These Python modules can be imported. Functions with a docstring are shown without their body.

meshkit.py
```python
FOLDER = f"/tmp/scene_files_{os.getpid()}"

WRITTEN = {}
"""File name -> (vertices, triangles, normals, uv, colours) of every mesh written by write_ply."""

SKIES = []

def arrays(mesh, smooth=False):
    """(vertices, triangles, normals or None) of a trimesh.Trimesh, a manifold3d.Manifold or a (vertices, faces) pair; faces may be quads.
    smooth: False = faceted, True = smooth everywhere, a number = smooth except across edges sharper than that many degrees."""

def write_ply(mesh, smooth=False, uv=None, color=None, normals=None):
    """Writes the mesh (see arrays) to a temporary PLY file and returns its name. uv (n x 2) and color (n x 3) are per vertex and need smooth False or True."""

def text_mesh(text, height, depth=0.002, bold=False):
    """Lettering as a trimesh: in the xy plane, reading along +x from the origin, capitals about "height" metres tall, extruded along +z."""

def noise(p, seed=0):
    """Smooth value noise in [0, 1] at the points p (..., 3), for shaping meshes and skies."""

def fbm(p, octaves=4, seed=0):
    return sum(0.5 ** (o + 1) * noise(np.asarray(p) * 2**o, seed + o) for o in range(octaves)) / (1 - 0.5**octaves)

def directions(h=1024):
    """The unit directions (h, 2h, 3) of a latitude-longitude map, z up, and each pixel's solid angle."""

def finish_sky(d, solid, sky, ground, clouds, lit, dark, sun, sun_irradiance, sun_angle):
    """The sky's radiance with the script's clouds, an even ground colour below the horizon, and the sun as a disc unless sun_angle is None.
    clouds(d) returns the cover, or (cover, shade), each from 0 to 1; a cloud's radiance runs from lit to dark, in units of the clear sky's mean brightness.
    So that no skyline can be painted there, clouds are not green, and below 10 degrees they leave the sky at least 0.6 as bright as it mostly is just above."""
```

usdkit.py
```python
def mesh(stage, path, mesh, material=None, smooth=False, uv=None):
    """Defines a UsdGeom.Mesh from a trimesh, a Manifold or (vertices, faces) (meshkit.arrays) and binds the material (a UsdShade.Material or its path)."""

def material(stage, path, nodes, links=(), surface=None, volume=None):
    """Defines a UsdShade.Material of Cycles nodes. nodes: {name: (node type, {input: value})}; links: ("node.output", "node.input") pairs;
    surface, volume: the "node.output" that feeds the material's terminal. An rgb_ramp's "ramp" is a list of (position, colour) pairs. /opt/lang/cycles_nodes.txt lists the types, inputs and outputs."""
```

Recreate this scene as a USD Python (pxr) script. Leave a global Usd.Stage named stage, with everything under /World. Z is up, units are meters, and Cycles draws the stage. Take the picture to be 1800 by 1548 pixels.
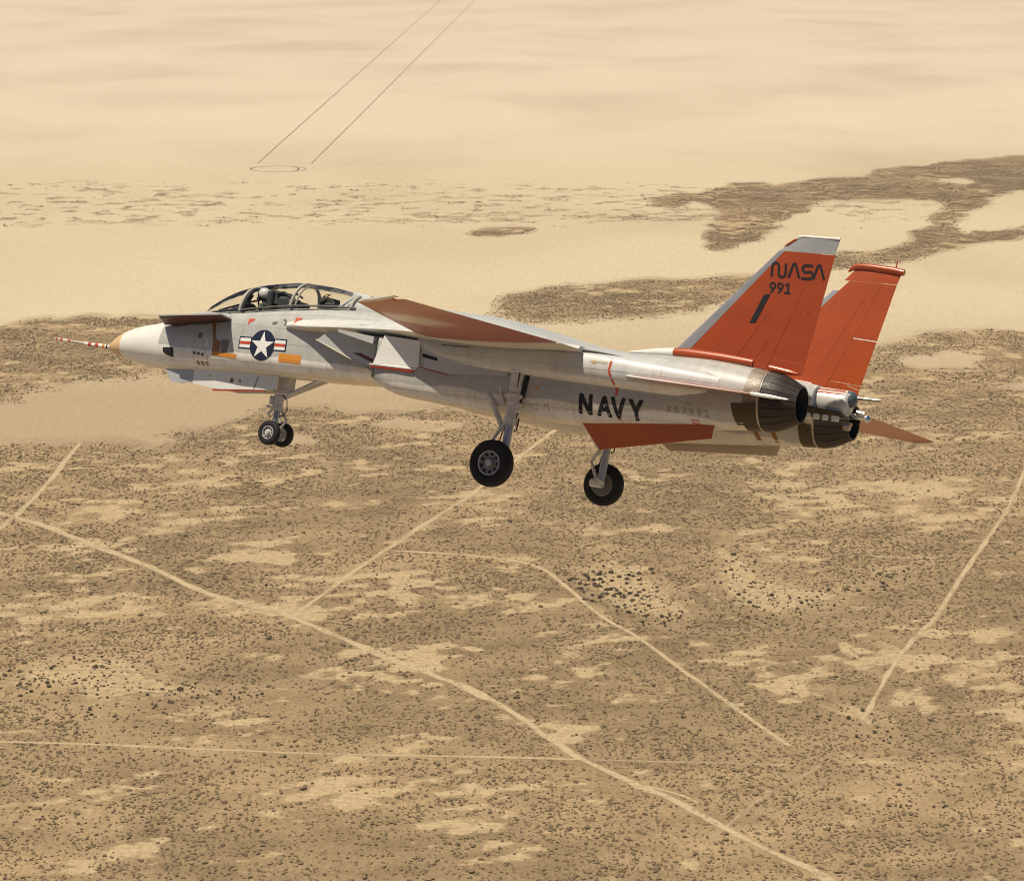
import math, random
import numpy as np
import trimesh, usdkit, meshkit
import shapely
from shapely import affinity
from shapely.geometry import Polygon, LineString, Point, box as sbox
from shapely.ops import unary_union
import manifold3d as m3
from scipy.interpolate import PchipInterpolator
from pxr import Usd, UsdGeom, UsdLux, UsdShade, Gf, Sdf, Vt

random.seed(7)
rng = np.random.default_rng(7)
stage = Usd.Stage.CreateInMemory()
UsdGeom.SetStageUpAxis(stage, UsdGeom.Tokens.z)
UsdGeom.SetStageMetersPerUnit(stage, 1.0)
UsdGeom.Xform.Define(stage, '/World')
UsdGeom.Scope.Define(stage, '/World/Looks')

# ------------------------------------------------------------------ camera, sky, sun, exposure
FPX = 3405.0                      # focal length in pixels of an 1800 pixel wide picture
CAM_H = 350.0                     # camera height above the desert
DEP = math.atan(974 / FPX)        # camera looks down by this much
EXPOSURE = 0.2
SUN_LOCAL = np.array([-.20, -.49, .86])       # towards the sun, in the aircraft's own axes
SUN_INT, SKY_STR = 1.15, 0.05
HAZE = 4e-5
SUN_COL = (1.0, 0.915, 0.755)

cam = UsdGeom.Camera.Define(stage, '/World/camera')
cam.CreateHorizontalApertureAttr(36.0)
cam.CreateVerticalApertureAttr(36.0 * 880 / 1024)
cam.CreateFocalLengthAttr(36.0 * FPX / 1800)
cam.CreateClippingRangeAttr(Gf.Vec2f(0.5, 200000))
cam.CreateExposureAttr(EXPOSURE)
cam.AddTranslateOp().Set(Gf.Vec3d(0, 0, CAM_H))
cam.AddRotateXOp().Set(90 - math.degrees(DEP))

# aircraft axes: x aft from the radome tip, y to the aircraft's right, z up; its attitude in the world
AC_C = np.array([30.85760256, -35.22426228, -2.40359191])
AC_D = np.array([-0.48724479, 0.87253341, 0.03574867])
AC_R = np.array([0.86596525, 0.4774844, 0.14870387])
AC_U = np.array([-0.11267966, -0.10341229, 0.98823539])
WB = np.column_stack([[1, 0, 0], [0, math.sin(DEP), math.cos(DEP)], [0, math.cos(DEP), -math.sin(DEP)]])
ROT = WB @ np.column_stack([AC_R, AC_U, AC_D]).T
ORIGIN = np.array([0, 0, CAM_H]) - ROT @ AC_C
SUN = ROT @ (SUN_LOCAL / np.linalg.norm(SUN_LOCAL))
SUN /= np.linalg.norm(SUN)
SUN_EL, SUN_AZ = math.asin(SUN[2]), math.atan2(SUN[0], SUN[1])

sky_mat = usdkit.material(stage, '/World/Looks/sky_look', {
    's': ('sky_texture', {'sky_type': 'single_scattering', 'sun_disc': False, 'sun_elevation': SUN_EL, 'sun_rotation': SUN_AZ, 'altitude': 700.0, 'aerosol_density': 2.0}),
    'b': ('background_shader', {'strength': SKY_STR})}, [('s.color', 'b.color')], surface='b.background')
dome = UsdLux.DomeLight.Define(stage, '/World/sky')
UsdShade.MaterialBindingAPI.Apply(dome.GetPrim()).Bind(sky_mat)
dome.GetPrim().SetCustomDataByKey('kind', 'structure')
sun = UsdLux.DistantLight.Define(stage, '/World/sun')
sun.CreateNormalizeAttr(True)
sun.CreateIntensityAttr(SUN_INT)
sun.CreateAngleAttr(0.5)
sun.CreateColorAttr(Gf.Vec3f(*SUN_COL))
_q = Gf.Rotation(Gf.Vec3d(0, 0, 1), Gf.Vec3d(*map(float, SUN)))
sun.AddTransformOp().Set(Gf.Matrix4d().SetRotate(_q))

# ------------------------------------------------------------------ helpers
def prim_name(parent, name):
    path, k = f'{parent}/{name}', 0
    while stage.GetPrimAtPath(path):
        k += 1
        path = f'{parent}/{name}_{k:03d}'
    return path

def path_of(p):
    return '/World' if p is None else str(p.GetPath())

def data(p, **kw):
    for k, v in kw.items():
        if v is not None:
            p.SetCustomDataByKey(k, v)
    return p

def part(name, mesh, mat, parent, smooth=35, label=None):
    if isinstance(mesh, (list,)):
        mesh = trimesh.util.concatenate([as_tm(m) for m in mesh])
    p = usdkit.mesh(stage, prim_name(path_of(parent), name), mesh, MAT[mat], smooth).GetPrim()
    return data(p, label=label)

def as_tm(m):
    if isinstance(m, trimesh.Trimesh):
        return m
    v, f, _ = meshkit.arrays(m, False)
    return trimesh.Trimesh(v, f, process=False)

def at(px, py, z=0.0):
    """Where the camera ray through a point of the photograph meets the ground."""
    d = WB @ np.array([(px - 900) / FPX, (774 - py) / FPX, 1.0])
    t = (z - CAM_H) / d[2]
    return np.array([0, 0, CAM_H]) + t * d

# ------------------------------------------------------------------ materials
MAT = {}
def paint(name, col, rough=.45, var=.08, metal=0.0, scale=1.3, dirt=None, coat=0.0):
    """Paint with weathering: broad tone changes and fine streaks along the airframe."""
    c = np.array(col, float)
    d = np.array(dirt if dirt is not None else c * (1 - 2.2 * var))
    MAT[name] = usdkit.material(stage, f'/World/Looks/{name}', {
        'tc': ('texture_coordinate', {}),
        'mp': ('mapping', {'scale': (scale * .5, scale * 1.4, scale * 1.4)}),
        'n': ('noise_texture', {'scale': 1.0, 'detail': 6.0, 'roughness': .62}),
        'r': ('rgb_ramp', {'ramp': [(.35, tuple(d)), (.58, tuple(c)), (.75, tuple(np.clip(c * (1 + var * .5), 0, .9)))]}),
        'n2': ('noise_texture', {'scale': 34.0, 'detail': 3.0}),
        'rr': ('map_range', {'from_min': .3, 'from_max': .7, 'to_min': rough * .85, 'to_max': min(1, rough * 1.2)}),
        'p': ('principled_bsdf', {'metallic': metal, 'coat_weight': coat, 'coat_roughness': .12})},
        [('tc.object', 'mp.vector'), ('mp.vector', 'n.vector'), ('n.fac', 'r.fac'), ('r.color', 'p.base_color'),
         ('tc.object', 'n2.vector'), ('n2.fac', 'rr.value'), ('rr.result', 'p.roughness')], surface='p.BSDF')

def two_tone(name, top, low, zb, amp, rough=.4, freq=1.1):
    """Grey over white with a wavy dividing line at height zb of the airframe."""
    t, l = np.array(top), np.array(low)
    MAT[name] = usdkit.material(stage, f'/World/Looks/{name}', {
        'tc': ('texture_coordinate', {}), 'xyz': ('separate_xyz', {}),
        'mp': ('mapping', {'scale': (freq, .2, .2)}), 'nw': ('noise_texture', {'scale': 1.0, 'detail': 1.0}),
        'zz': ('math', {'math_type': 'multiply_add', 'value2': amp * 2}), 'st': ('map_range', {'from_min': zb + amp - .02, 'from_max': zb + amp + .02, 'clamp': True}),
        'm1': ('mapping', {'scale': (.7, 1.8, 1.8)}), 'n': ('noise_texture', {'scale': 1.0, 'detail': 7.0, 'roughness': .65}),
        'ms': ('mapping', {'scale': (7.0, .9, .9)}), 'ns': ('noise_texture', {'scale': 1.0, 'detail': 5.0, 'roughness': .6}), 'rs': ('map_range', {'from_min': .32, 'from_max': .60, 'to_min': .89, 'to_max': 1.02, 'clamp': True}), 'gr': ('mix_color', {'blend_type': 'multiply', 'fac': 1.0}),
        'rt': ('rgb_ramp', {'ramp': [(.33, tuple(t * .84)), (.56, tuple(t)), (.75, tuple(t * 1.05))]}),
        'rl': ('rgb_ramp', {'ramp': [(.33, tuple(l * .86)), (.56, tuple(l)), (.75, tuple(l * 1.02))]}),
        'mx': ('mix_color', {}), 'n2': ('noise_texture', {'scale': 30.0, 'detail': 3.0}),
        'rr': ('map_range', {'from_min': .3, 'from_max': .7, 'to_min': rough * .85, 'to_max': rough * 1.2}),
        'p': ('principled_bsdf', {'coat_weight': .12, 'coat_roughness': .15})},
        [('tc.object', 'xyz.vector'), ('tc.object', 'mp.vector'), ('mp.vector', 'nw.vector'), ('nw.fac', 'zz.value1'), ('xyz.z', 'zz.value3'), ('zz.value', 'st.value'),
         ('tc.object', 'm1.vector'), ('m1.vector', 'n.vector'), ('n.fac', 'rt.fac'), ('n.fac', 'rl.fac'), ('st.result', 'mx.fac'), ('rl.color', 'mx.a'), ('rt.color', 'mx.b'),
         ('tc.object', 'ms.vector'), ('ms.vector', 'ns.vector'), ('ns.fac', 'rs.value'), ('mx.result', 'gr.a'), ('rs.result', 'gr.b'), ('gr.result', 'p.base_color'), ('tc.object', 'n2.vector'), ('n2.fac', 'rr.value'), ('rr.result', 'p.roughness')], surface='p.BSDF')

def highlight_orange(name, col, spot, radii):
    """Orange paint with one pale highlight smear put into the colour round the given point."""
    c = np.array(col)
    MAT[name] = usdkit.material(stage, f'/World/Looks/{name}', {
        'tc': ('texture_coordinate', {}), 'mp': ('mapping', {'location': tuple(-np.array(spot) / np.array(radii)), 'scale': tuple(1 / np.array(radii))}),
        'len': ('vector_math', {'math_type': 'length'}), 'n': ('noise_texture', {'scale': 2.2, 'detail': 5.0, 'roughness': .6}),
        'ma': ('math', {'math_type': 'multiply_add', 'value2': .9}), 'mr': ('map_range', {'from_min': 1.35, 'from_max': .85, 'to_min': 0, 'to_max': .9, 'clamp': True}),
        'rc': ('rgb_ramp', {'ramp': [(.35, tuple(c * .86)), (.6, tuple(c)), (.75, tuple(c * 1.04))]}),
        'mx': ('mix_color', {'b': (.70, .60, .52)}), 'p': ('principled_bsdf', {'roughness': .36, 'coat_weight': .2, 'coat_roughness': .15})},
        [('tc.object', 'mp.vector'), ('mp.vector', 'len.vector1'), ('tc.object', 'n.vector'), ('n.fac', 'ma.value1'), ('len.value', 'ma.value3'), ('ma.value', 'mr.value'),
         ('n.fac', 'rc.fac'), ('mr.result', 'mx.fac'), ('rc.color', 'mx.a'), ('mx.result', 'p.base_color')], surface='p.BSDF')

def plain(name, col, rough=.5, metal=0.0):
    MAT[name] = usdkit.material(stage, f'/World/Looks/{name}', {'p': ('principled_bsdf', {'base_color': tuple(col), 'roughness': rough, 'metallic': metal})}, [], surface='p.BSDF')

paint('white_paint', (.72, .69, .62), .38, .05, coat=.15)
paint('grey_paint', (.40, .41, .42), .42, .06, coat=.1)
GULL = (.43, .415, .38)
two_tone('body_paint', GULL, (.72, .69, .62), .15, .06)
two_tone('nacelle_paint', (.385, .37, .335), (.64, .60, .525), -.17, .13)
paint('upper_grey', (.45, .445, .42), .4, .06, coat=.12)
paint('ventral_grey', (.68, .55, .39), .5, .06)
two_tone('glove_paint', (.64, .625, .57), (.68, .63, .55), .845, .004)
two_tone('beam_paint', (.50, .49, .46), (.66, .62, .54), .34, .02)
paint('radome_tan', (.60, .40, .20), .5, .05)
paint('orange_paint', (.365, .060, .009), .33, .05, coat=.25)
paint('door_white', (.70, .68, .63), .4, .05)
paint('bare_metal', (.42, .38, .33), .36, .12, metal=.75, scale=3, dirt=(.20, .15, .10))
paint('nozzle_metal', (.034, .026, .020), .5, .15, metal=.2, scale=5, dirt=(.018, .012, .009))
paint('heat_panel', (.055, .040, .018), .5, .1, metal=.3, scale=3)
paint('gear_metal', (.58, .555, .51), .38, .12, scale=8)
paint('can_metal', (.60, .58, .52), .28, .06, metal=.12, scale=4)
paint('scorched_metal', (.26, .215, .165), .5, .14, metal=.15, scale=4, dirt=(.12, .085, .06))
plain('hinge_white', (.78, .77, .74), .15, .3)
highlight_orange('wing_orange', (.38, .068, .010), (12.6, -6.9, .64), (.75, 1.7, 3.0))  # pale area paints in a specular smear under the left wing
plain('dark_red', (.11, .014, .008), .5)
paint('pale_rim', (.50, .48, .44), .4, .12, scale=12)
plain('canard_brown', (.10, .035, .015), .5)
paint('edge_grey', (.25, .255, .27), .45, .06)
paint('cap_grey', (.33, .335, .335), .42, .07)
plain('serial_grey', (.20, .175, .145), .6)
plain('line_soft', (.36, .33, .29), .55)
plain('chrome', (.75, .75, .76), .18, 1.0)
plain('oleo', (.30, .31, .35), .35, .3)
plain('tyre_rubber', (.006, .0052, .005), .8)
paint('wheel_rim', (.20, .185, .165), .4, .15, scale=12)
plain('black_paint', (.007, .007, .008), .75)
plain('navy_blue', (.010, .014, .034), .45)
plain('marking_white', (.74, .72, .67), .42)
plain('marking_red', (.50, .06, .025), .42)
plain('marking_orange', (.62, .24, .03), .45)
plain('edge_red', (.33, .035, .015), .45)
plain('marking_brown', (.22, .10, .02), .5)
plain('marking_dim', (.16, .13, .10), .55)
plain('line_dark', (.10, .09, .08), .6)
plain('line_tan', (.46, .40, .30), .5)
plain('duct_dark', (.03, .03, .032), .7)
plain('cockpit_dark', (.022, .022, .024), .7)
plain('seat_dark', (.03, .032, .028), .75)
plain('seat_tan', (.35, .27, .15), .7)
plain('frame_pale', (.42, .39, .32), .45)
plain('suit_green', (.06, .065, .04), .8)
plain('helmet_white', (.62, .60, .55), .3)
plain('visor_dark', (.03, .03, .035), .12)
plain('skin', (.42, .25, .17), .5)
plain('glove_leather', (.20, .17, .11), .7)
paint('dome_blue', (.075, .10, .115), .35, .1)
MAT['canopy_glass'] = usdkit.material(stage, '/World/Looks/canopy_glass', {
    't': ('transparent_bsdf', {'color': (.95, .955, .95)}), 'g': ('glossy_bsdf', {'color': (.9, .92, 1.0), 'roughness': .03}),
    'f': ('layer_weight', {'blend': .13}), 'm': ('mix_closure', {})},
    [('f.fresnel', 'm.fac'), ('t.BSDF', 'm.closure1'), ('g.BSDF', 'm.closure2')], surface='m.closure')

# ------------------------------------------------------------------ shape tools (aircraft axes)
def loft(rings, cap0=True, cap1=True):
    rings = np.asarray(rings, float)
    n, k = rings.shape[:2]
    v = rings.reshape(-1, 3)
    f = []
    for i in range(n - 1):
        a, b = i * k, (i + 1) * k
        for j in range(k):
            j2 = (j + 1) % k
            f += [[a + j, a + j2, b + j2], [a + j, b + j2, b + j]]
    v = list(map(tuple, v))
    if cap0:
        v.append(tuple(rings[0].mean(0))); c = len(v) - 1
        f += [[c, (j + 1) % k, j] for j in range(k)]
    if cap1:
        v.append(tuple(rings[-1].mean(0))); c = len(v) - 1; a = (n - 1) * k
        f += [[c, a + j, a + (j + 1) % k] for j in range(k)]
    m = trimesh.Trimesh(np.array(v), np.array(f), process=False)
    if cap0 and cap1 and m.volume < 0:
        m.invert()
    return m

def sring(x, yc, w, zt, zw, zb, nu, nl, k=48):
    t = (np.arange(k) + .5) * 2 * np.pi / k
    c, s = np.cos(t), np.sin(t)
    nn = np.where(s > 0, nu, nl)
    y = yc + w * np.sign(c) * np.abs(c) ** (2 / nn)
    z = np.where(s > 0, zw + (zt - zw) * np.abs(s) ** (2 / nn), zw - (zw - zb) * np.abs(s) ** (2 / nn))
    return np.column_stack([np.full(k, x), y, z])

def mirror(m):
    m = as_tm(m).copy()
    m.vertices[:, 1] *= -1
    m.invert()
    return m

def tube(pts, r, sides=10, caps=True):
    p = np.asarray(pts, float)
    rr = np.broadcast_to(r, (len(p),))
    t = np.gradient(p, axis=0)
    t /= np.linalg.norm(t, axis=1, keepdims=True)
    a = np.cross(t, [0, .13, .99] if abs(t[0, 2]) < .8 else [0.99, .1, 0])
    a /= np.linalg.norm(a, axis=1, keepdims=True)
    b = np.cross(t, a)
    ang = np.arange(sides) * 2 * np.pi / sides
    rings = p[:, None] + rr[:, None, None] * (np.cos(ang)[None, :, None] * a[:, None] + np.sin(ang)[None, :, None] * b[:, None])
    m = loft(rings, caps, caps)
    return m

def bx(x0, x1, y0, y1, z0, z1, bev=.0):
    if bev <= 0:
        return trimesh.creation.box(bounds=[[x0, y0, z0], [x1, y1, z1]])
    v = []
    for ix, X in ((1, x0), (-1, x1)):
        for iy, Y in ((1, y0), (-1, y1)):
            for iz, Z in ((1, z0), (-1, z1)):
                v += [[X + ix * bev, Y + iy * bev, Z], [X + ix * bev, Y, Z + iz * bev], [X, Y + iy * bev, Z + iz * bev]]
    return trimesh.convex.convex_hull(np.array(v))

def hull(pts):
    return trimesh.convex.convex_hull(np.asarray(pts, float))

def revolve_y(profile, cx, cy, cz, k=40):
    """profile: (radius, y) pairs turned about an axis along y through (cx, cy, cz)."""
    pr = np.array(profile, float)
    t = np.arange(k) * 2 * np.pi / k
    rings = [np.column_stack([cx + r * np.cos(t), np.full(k, cy + y), cz + r * np.sin(t)]) for r, y in pr]
    m = loft(rings, False, False)
    m.fix_normals() if False else None
    return m

def revolve_x(profile, cy, cz, k=40, t0=0.0, t1=2 * np.pi):
    pr = np.array(profile, float)
    t = np.arange(k) * 2 * np.pi / k
    rings = [np.column_stack([np.full(k, x), cy + r * np.cos(t), cz + r * np.sin(t)]) for x, r in pr]
    return loft(rings, False, False)

def surf(rle, rte, tle, tte, tr, tt, c0=0.0, c1=1.0, ns=2, nc=9, s0=0.0, s1=1.0, nrm=None):
    """A flying surface with a lens-shaped section: root and tip leading and trailing edge, thickness at root and tip, chord range c0..c1, span range s0..s1."""
    rle, rte, tle, tte = map(lambda a: np.asarray(a, float), (rle, rte, tle, tte))
    nv = np.cross(rte - rle, tle - rle) if nrm is None else np.asarray(nrm, float)
    nv = nv / np.linalg.norm(nv)
    cs = c0 + (c1 - c0) * (1 - np.cos(np.linspace(0, np.pi, nc))) / 2
    half = lambda c: 1.05 * (np.sqrt(np.maximum(c, 0)) * 1.1 * (1 - c) ** .9 + .012)   # blunt nose, fine tail
    rings = []
    for s in np.linspace(s0, s1, ns):
        le, te, th = rle + (tle - rle) * s, rte + (tte - rte) * s, tr + (tt - tr) * s
        up = [le + (te - le) * c + nv * th * half(c) for c in cs]
        lo = [le + (te - le) * c - nv * th * half(c) for c in cs[::-1]]
        rings.append(up + lo)
    m = loft(rings)
    return m

def plate(poly, y0, y1):
    """A polygon in (x, z) as a slab between y0 and y1."""
    p = poly if isinstance(poly, Polygon) else Polygon(poly)
    m = trimesh.creation.extrude_polygon(p, 1.0, engine='earcut')
    v = m.vertices
    m.vertices = np.column_stack([v[:, 0], y0 + (y1 - y0) * v[:, 2], v[:, 1]])
    m.fix_normals()
    return m

def tri2d(shape, cell=.07):
    """Triangles of a shapely shape, cut on a grid so that it can follow a curved skin."""
    V, F = [], []
    if shape.is_empty:
        return np.zeros((0, 2)), np.zeros((0, 3), int)
    x0, z0, x1, z1 = shape.bounds
    pieces = []
    for i in range(int((x1 - x0) / cell) + 1):
        for j in range(int((z1 - z0) / cell) + 1):
            g = shape.intersection(sbox(x0 + i * cell, z0 + j * cell, x0 + (i + 1) * cell, z0 + (j + 1) * cell))
            pieces += [p for p in getattr(g, 'geoms', [g]) if p.geom_type == 'Polygon' and p.area > 1e-8]
    n = 0
    for p in pieces:
        v, f = trimesh.creation.triangulate_polygon(p, engine='earcut')
        V.append(np.asarray(v)); F.append(np.asarray(f) + n); n += len(v)
    return np.vstack(V), np.vstack(F)

def decal(name, shape, targets, mat, parent, lift=.006, side=-1, cell=.07, label=None):
    """Flat print that lies on the skin: the (x, z) shape is laid along y onto the outermost of the target meshes."""
    v, f = tri2d(shape, cell)
    if not len(v):
        return None
    tg = trimesh.util.concatenate(targets)
    o = np.column_stack([v[:, 0], np.full(len(v), side * 14.0), v[:, 1]])
    loc, ri, _ = tg.ray.intersects_location(o, np.tile([0, -side, 0.0], (len(o), 1)), multiple_hits=False)
    y = np.full(len(v), np.nan)
    y[ri] = loc[:, 1] + side * lift
    ok = ~np.isnan(y[f]).any(1)
    yf = y[f]
    ok &= (np.nanmax(yf, 1) - np.nanmin(yf, 1)) < .35
    f = f[ok]
    if not len(f):
        return None
    pts = np.column_stack([v[:, 0], np.nan_to_num(y), v[:, 1]])
    m = trimesh.Trimesh(pts, f, process=False)
    m.remove_unreferenced_vertices()
    n = m.face_normals[:, 1].mean()
    if n * side < 0:
        m.invert()
    pr = part(name, m, mat, parent, False, label)
    if name in ('panel_line', 'fastener_rows', 'fluid_streak'):
        pr.SetCustomDataByKey('kind', 'stuff')
    return pr

def text_shape(s, height, x, z, bold=False, rot=0.0, stretch=1.0, spacing=0.0):
    out, cx = [], 0.0
    for ch in s:
        if ch == ' ':
            cx += height * .5; continue
        m = meshkit.text_mesh(ch, height, .01, bold)
        low = np.abs(m.triangles[:, :, 2]).max(1) < 1e-6
        g = unary_union([Polygon(t[:, :2]).buffer(1e-5) for t in m.triangles[low] if abs(Polygon(t[:, :2]).area) > 1e-10])
        b = g.bounds
        out.append(affinity.translate(g, cx - b[0], 0)); cx += b[2] - b[0] + height * .16 + spacing
    g = affinity.scale(unary_union(out), stretch, 1, origin=(0, 0))
    g = affinity.rotate(g, rot, origin=(0, 0))
    return affinity.translate(g, x, z)

def line(pts, w):
    return LineString(pts).buffer(w / 2, cap_style=2, join_style=2)

# ================================================================== THE SETTING
exec_ground = True
def noise2(x, y, s, seed, oct=4):
    return meshkit.fbm(np.stack([x / s, y / s, np.zeros_like(x)], -1), oct, seed)

def ground_poly(px):
    return Polygon([at(*p)[:2] for p in px]).buffer(0)

SCRUB = [
    # left band behind the nose
    [(-400, 590), (0, 574), (60, 562), (150, 556), (240, 553), (330, 556), (420, 552), (560, 560), (640, 600), (560, 650), (420, 655), (300, 660), (160, 668), (80, 682), (0, 695), (-400, 720)],
    # patch above the rear fuselage
    [(855, 552), (890, 525), (960, 506), (1040, 495), (1110, 490), (1200, 492), (1300, 481), (1400, 470), (1420, 500), (1300, 530), (1190, 544), (1120, 556), (1000, 562), (930, 567)],
    # channels at the upper right
    [(1145, 350), (1165, 345), (1200, 340), (1240, 338), (1290, 322), (1330, 318), (1370, 325), (1420, 315), (1480, 310), (1520, 312), (1535, 300), (1600, 292), (1700, 282), (1800, 272), (2200, 255), (2200, 320), (1800, 335), (1760, 345), (1740, 350), (1725, 362), (1700, 372), (1670, 400), (1690, 408), (1740, 405), (1800, 398), (2200, 370), (2200, 390), (1800, 415), (1740, 425), (1660, 442), (1600, 455), (1560, 465), (1480, 472), (1420, 480), (1430, 462), (1480, 448), (1530, 440), (1580, 430), (1600, 415), (1630, 395), (1650, 370), (1662, 358), (1640, 352), (1590, 350), (1540, 352), (1480, 350), (1430, 360), (1420, 372), (1390, 385), (1370, 400), (1340, 415), (1310, 430), (1260, 441), (1235, 435), (1232, 425), (1248, 400), (1262, 380), (1262, 368), (1240, 358), (1205, 357), (1190, 368), (1165, 366), (1143, 362)],
    [(833, 408), (845, 401), (880, 397), (915, 398), (935, 405), (928, 412), (885, 415), (850, 414)],
    [(1092, 384), (1110, 379), (1134, 378), (1128, 383), (1105, 386)],
    # everything near
    [(-500, 800), (0, 782), (60, 777), (140, 778), (240, 786), (330, 770), (290, 762), (400, 742), (520, 724), (640, 728), (760, 726), (900, 732), (1060, 740), (1300, 690), (1440, 650), (1530, 604), (1600, 592), (1720, 583), (1800, 574), (2300, 540), (2300, 2200), (900, 3500), (-500, 2200)],
]
NEAR_SCRUB = Polygon([(-6000, -6000), (6000, -6000), (6000, 300), (230, 640), (-230, 640), (-6000, 300)])
PANS = [   # bare pans inside the scrub
    [(640, 742), (700, 739), (770, 741), (832, 745), (825, 753), (740, 754), (660, 750)],
    [(1575, 632), (1610, 620), (1660, 618), (1735, 628), (1700, 642), (1630, 650), (1590, 645)],
    [(1722, 580), (1760, 570), (1800, 563), (1900, 556), (1900, 582), (1800, 585)],
    [(1745, 680), (1800, 672), (1870, 672), (1860, 686), (1790, 690)],
    [(500, 765), (540, 762), (560, 775), (530, 782), (500, 778)],
    [(1655, 315), (1690, 313), (1720, 319), (1700, 325), (1665, 322)],
    [(1360, 395), (1395, 375), (1440, 368), (1500, 380), (1520, 392), (1460, 396), (1400, 405)],
]
DOTTED = [  # pale soil with separate dark bushes
    [(1000, 1010), (1050, 992), (1120, 995), (1160, 1003), (1230, 1040), (1260, 1075), (1200, 1090), (1120, 1085), (1060, 1060), (1010, 1030)],
    [(1240, 965), (1300, 960), (1350, 990), (1420, 1010), (1540, 995), (1640, 985), (1600, 1020), (1520, 1045), (1420, 1075), (1350, 1095), (1280, 1070), (1250, 1010)],
    [(-60, 1150), (100, 1140), (250, 1130), (330, 1150), (350, 1180), (450, 1195), (580, 1185), (520, 1220), (420, 1245), (300, 1250), (200, 1240), (100, 1215), (-60, 1200)],
    [(1145, 1285), (1200, 1275), (1260, 1300), (1280, 1325), (1200, 1320), (1150, 1300)],
    [(1420, 1250), (1480, 1240), (1580, 1260), (1590, 1290), (1500, 1290), (1430, 1265)],
    [(1560, 1400), (1600, 1390), (1660, 1410), (1670, 1450), (1560, 1445)],
    [(1390, 1425), (1440, 1420), (1450, 1445), (1385, 1445)],
    [(760, 1290), (820, 1280), (850, 1300), (800, 1320)],
]
STREAKY = [  # where bare streaks lie close together
    [(860, 1090), (980, 1050), (1100, 1090), (1120, 1180), (1060, 1270), (960, 1260), (870, 1180)],
    [(60, 1255), (250, 1255), (480, 1260), (450, 1320), (300, 1310), (90, 1290)],
    [(50, 860), (200, 845), (350, 870), (300, 920), (120, 905)],
    [(1210, 870), (1400, 860), (1790, 880), (1750, 930), (1500, 930), (1240, 900)],
    [(1100, 1120), (1350, 1120), (1400, 1200), (1200, 1200)],
    [(1590, 1130), (1800, 1150), (1900, 1300), (1700, 1330), (1590, 1250)],
    [(-50, 960), (140, 940), (280, 1000), (250, 1090), (80, 1080), (-50, 1050)],
    [(340, 880), (640, 850), (660, 940), (420, 960)],
    [(600, 1150), (740, 1200), (820, 1300), (700, 1330), (560, 1250)],
    [(820, 1350), (1000, 1350), (1050, 1440), (850, 1440)],
    [(1230, 1000), (1180, 930), (1330, 900), (1380, 960)],
]
g_scrub, g_pans, g_dot, g_streak = (unary_union([ground_poly(p) for p in L]) for L in (SCRUB, PANS, DOTTED, STREAKY))
g_chan = unary_union([ground_poly(p) for p in SCRUB[2:5]])
g_scrub = unary_union([ground_poly(p) for p in SCRUB[:2] + SCRUB[5:]] + [NEAR_SCRUB])
for _g in (g_scrub, g_chan, g_pans, g_dot, g_streak):
    shapely.prepare(_g)

TAPS = 5
def inside(g, X, Y, warp, s, seed):
    wx = X + warp * (noise2(X, Y, s, seed) - .5) * 2
    wy = Y + warp * 2.2 * (noise2(X, Y, s, seed + 9) - .5) * 2
    return shapely.contains_xy(g, wx, wy)

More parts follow.
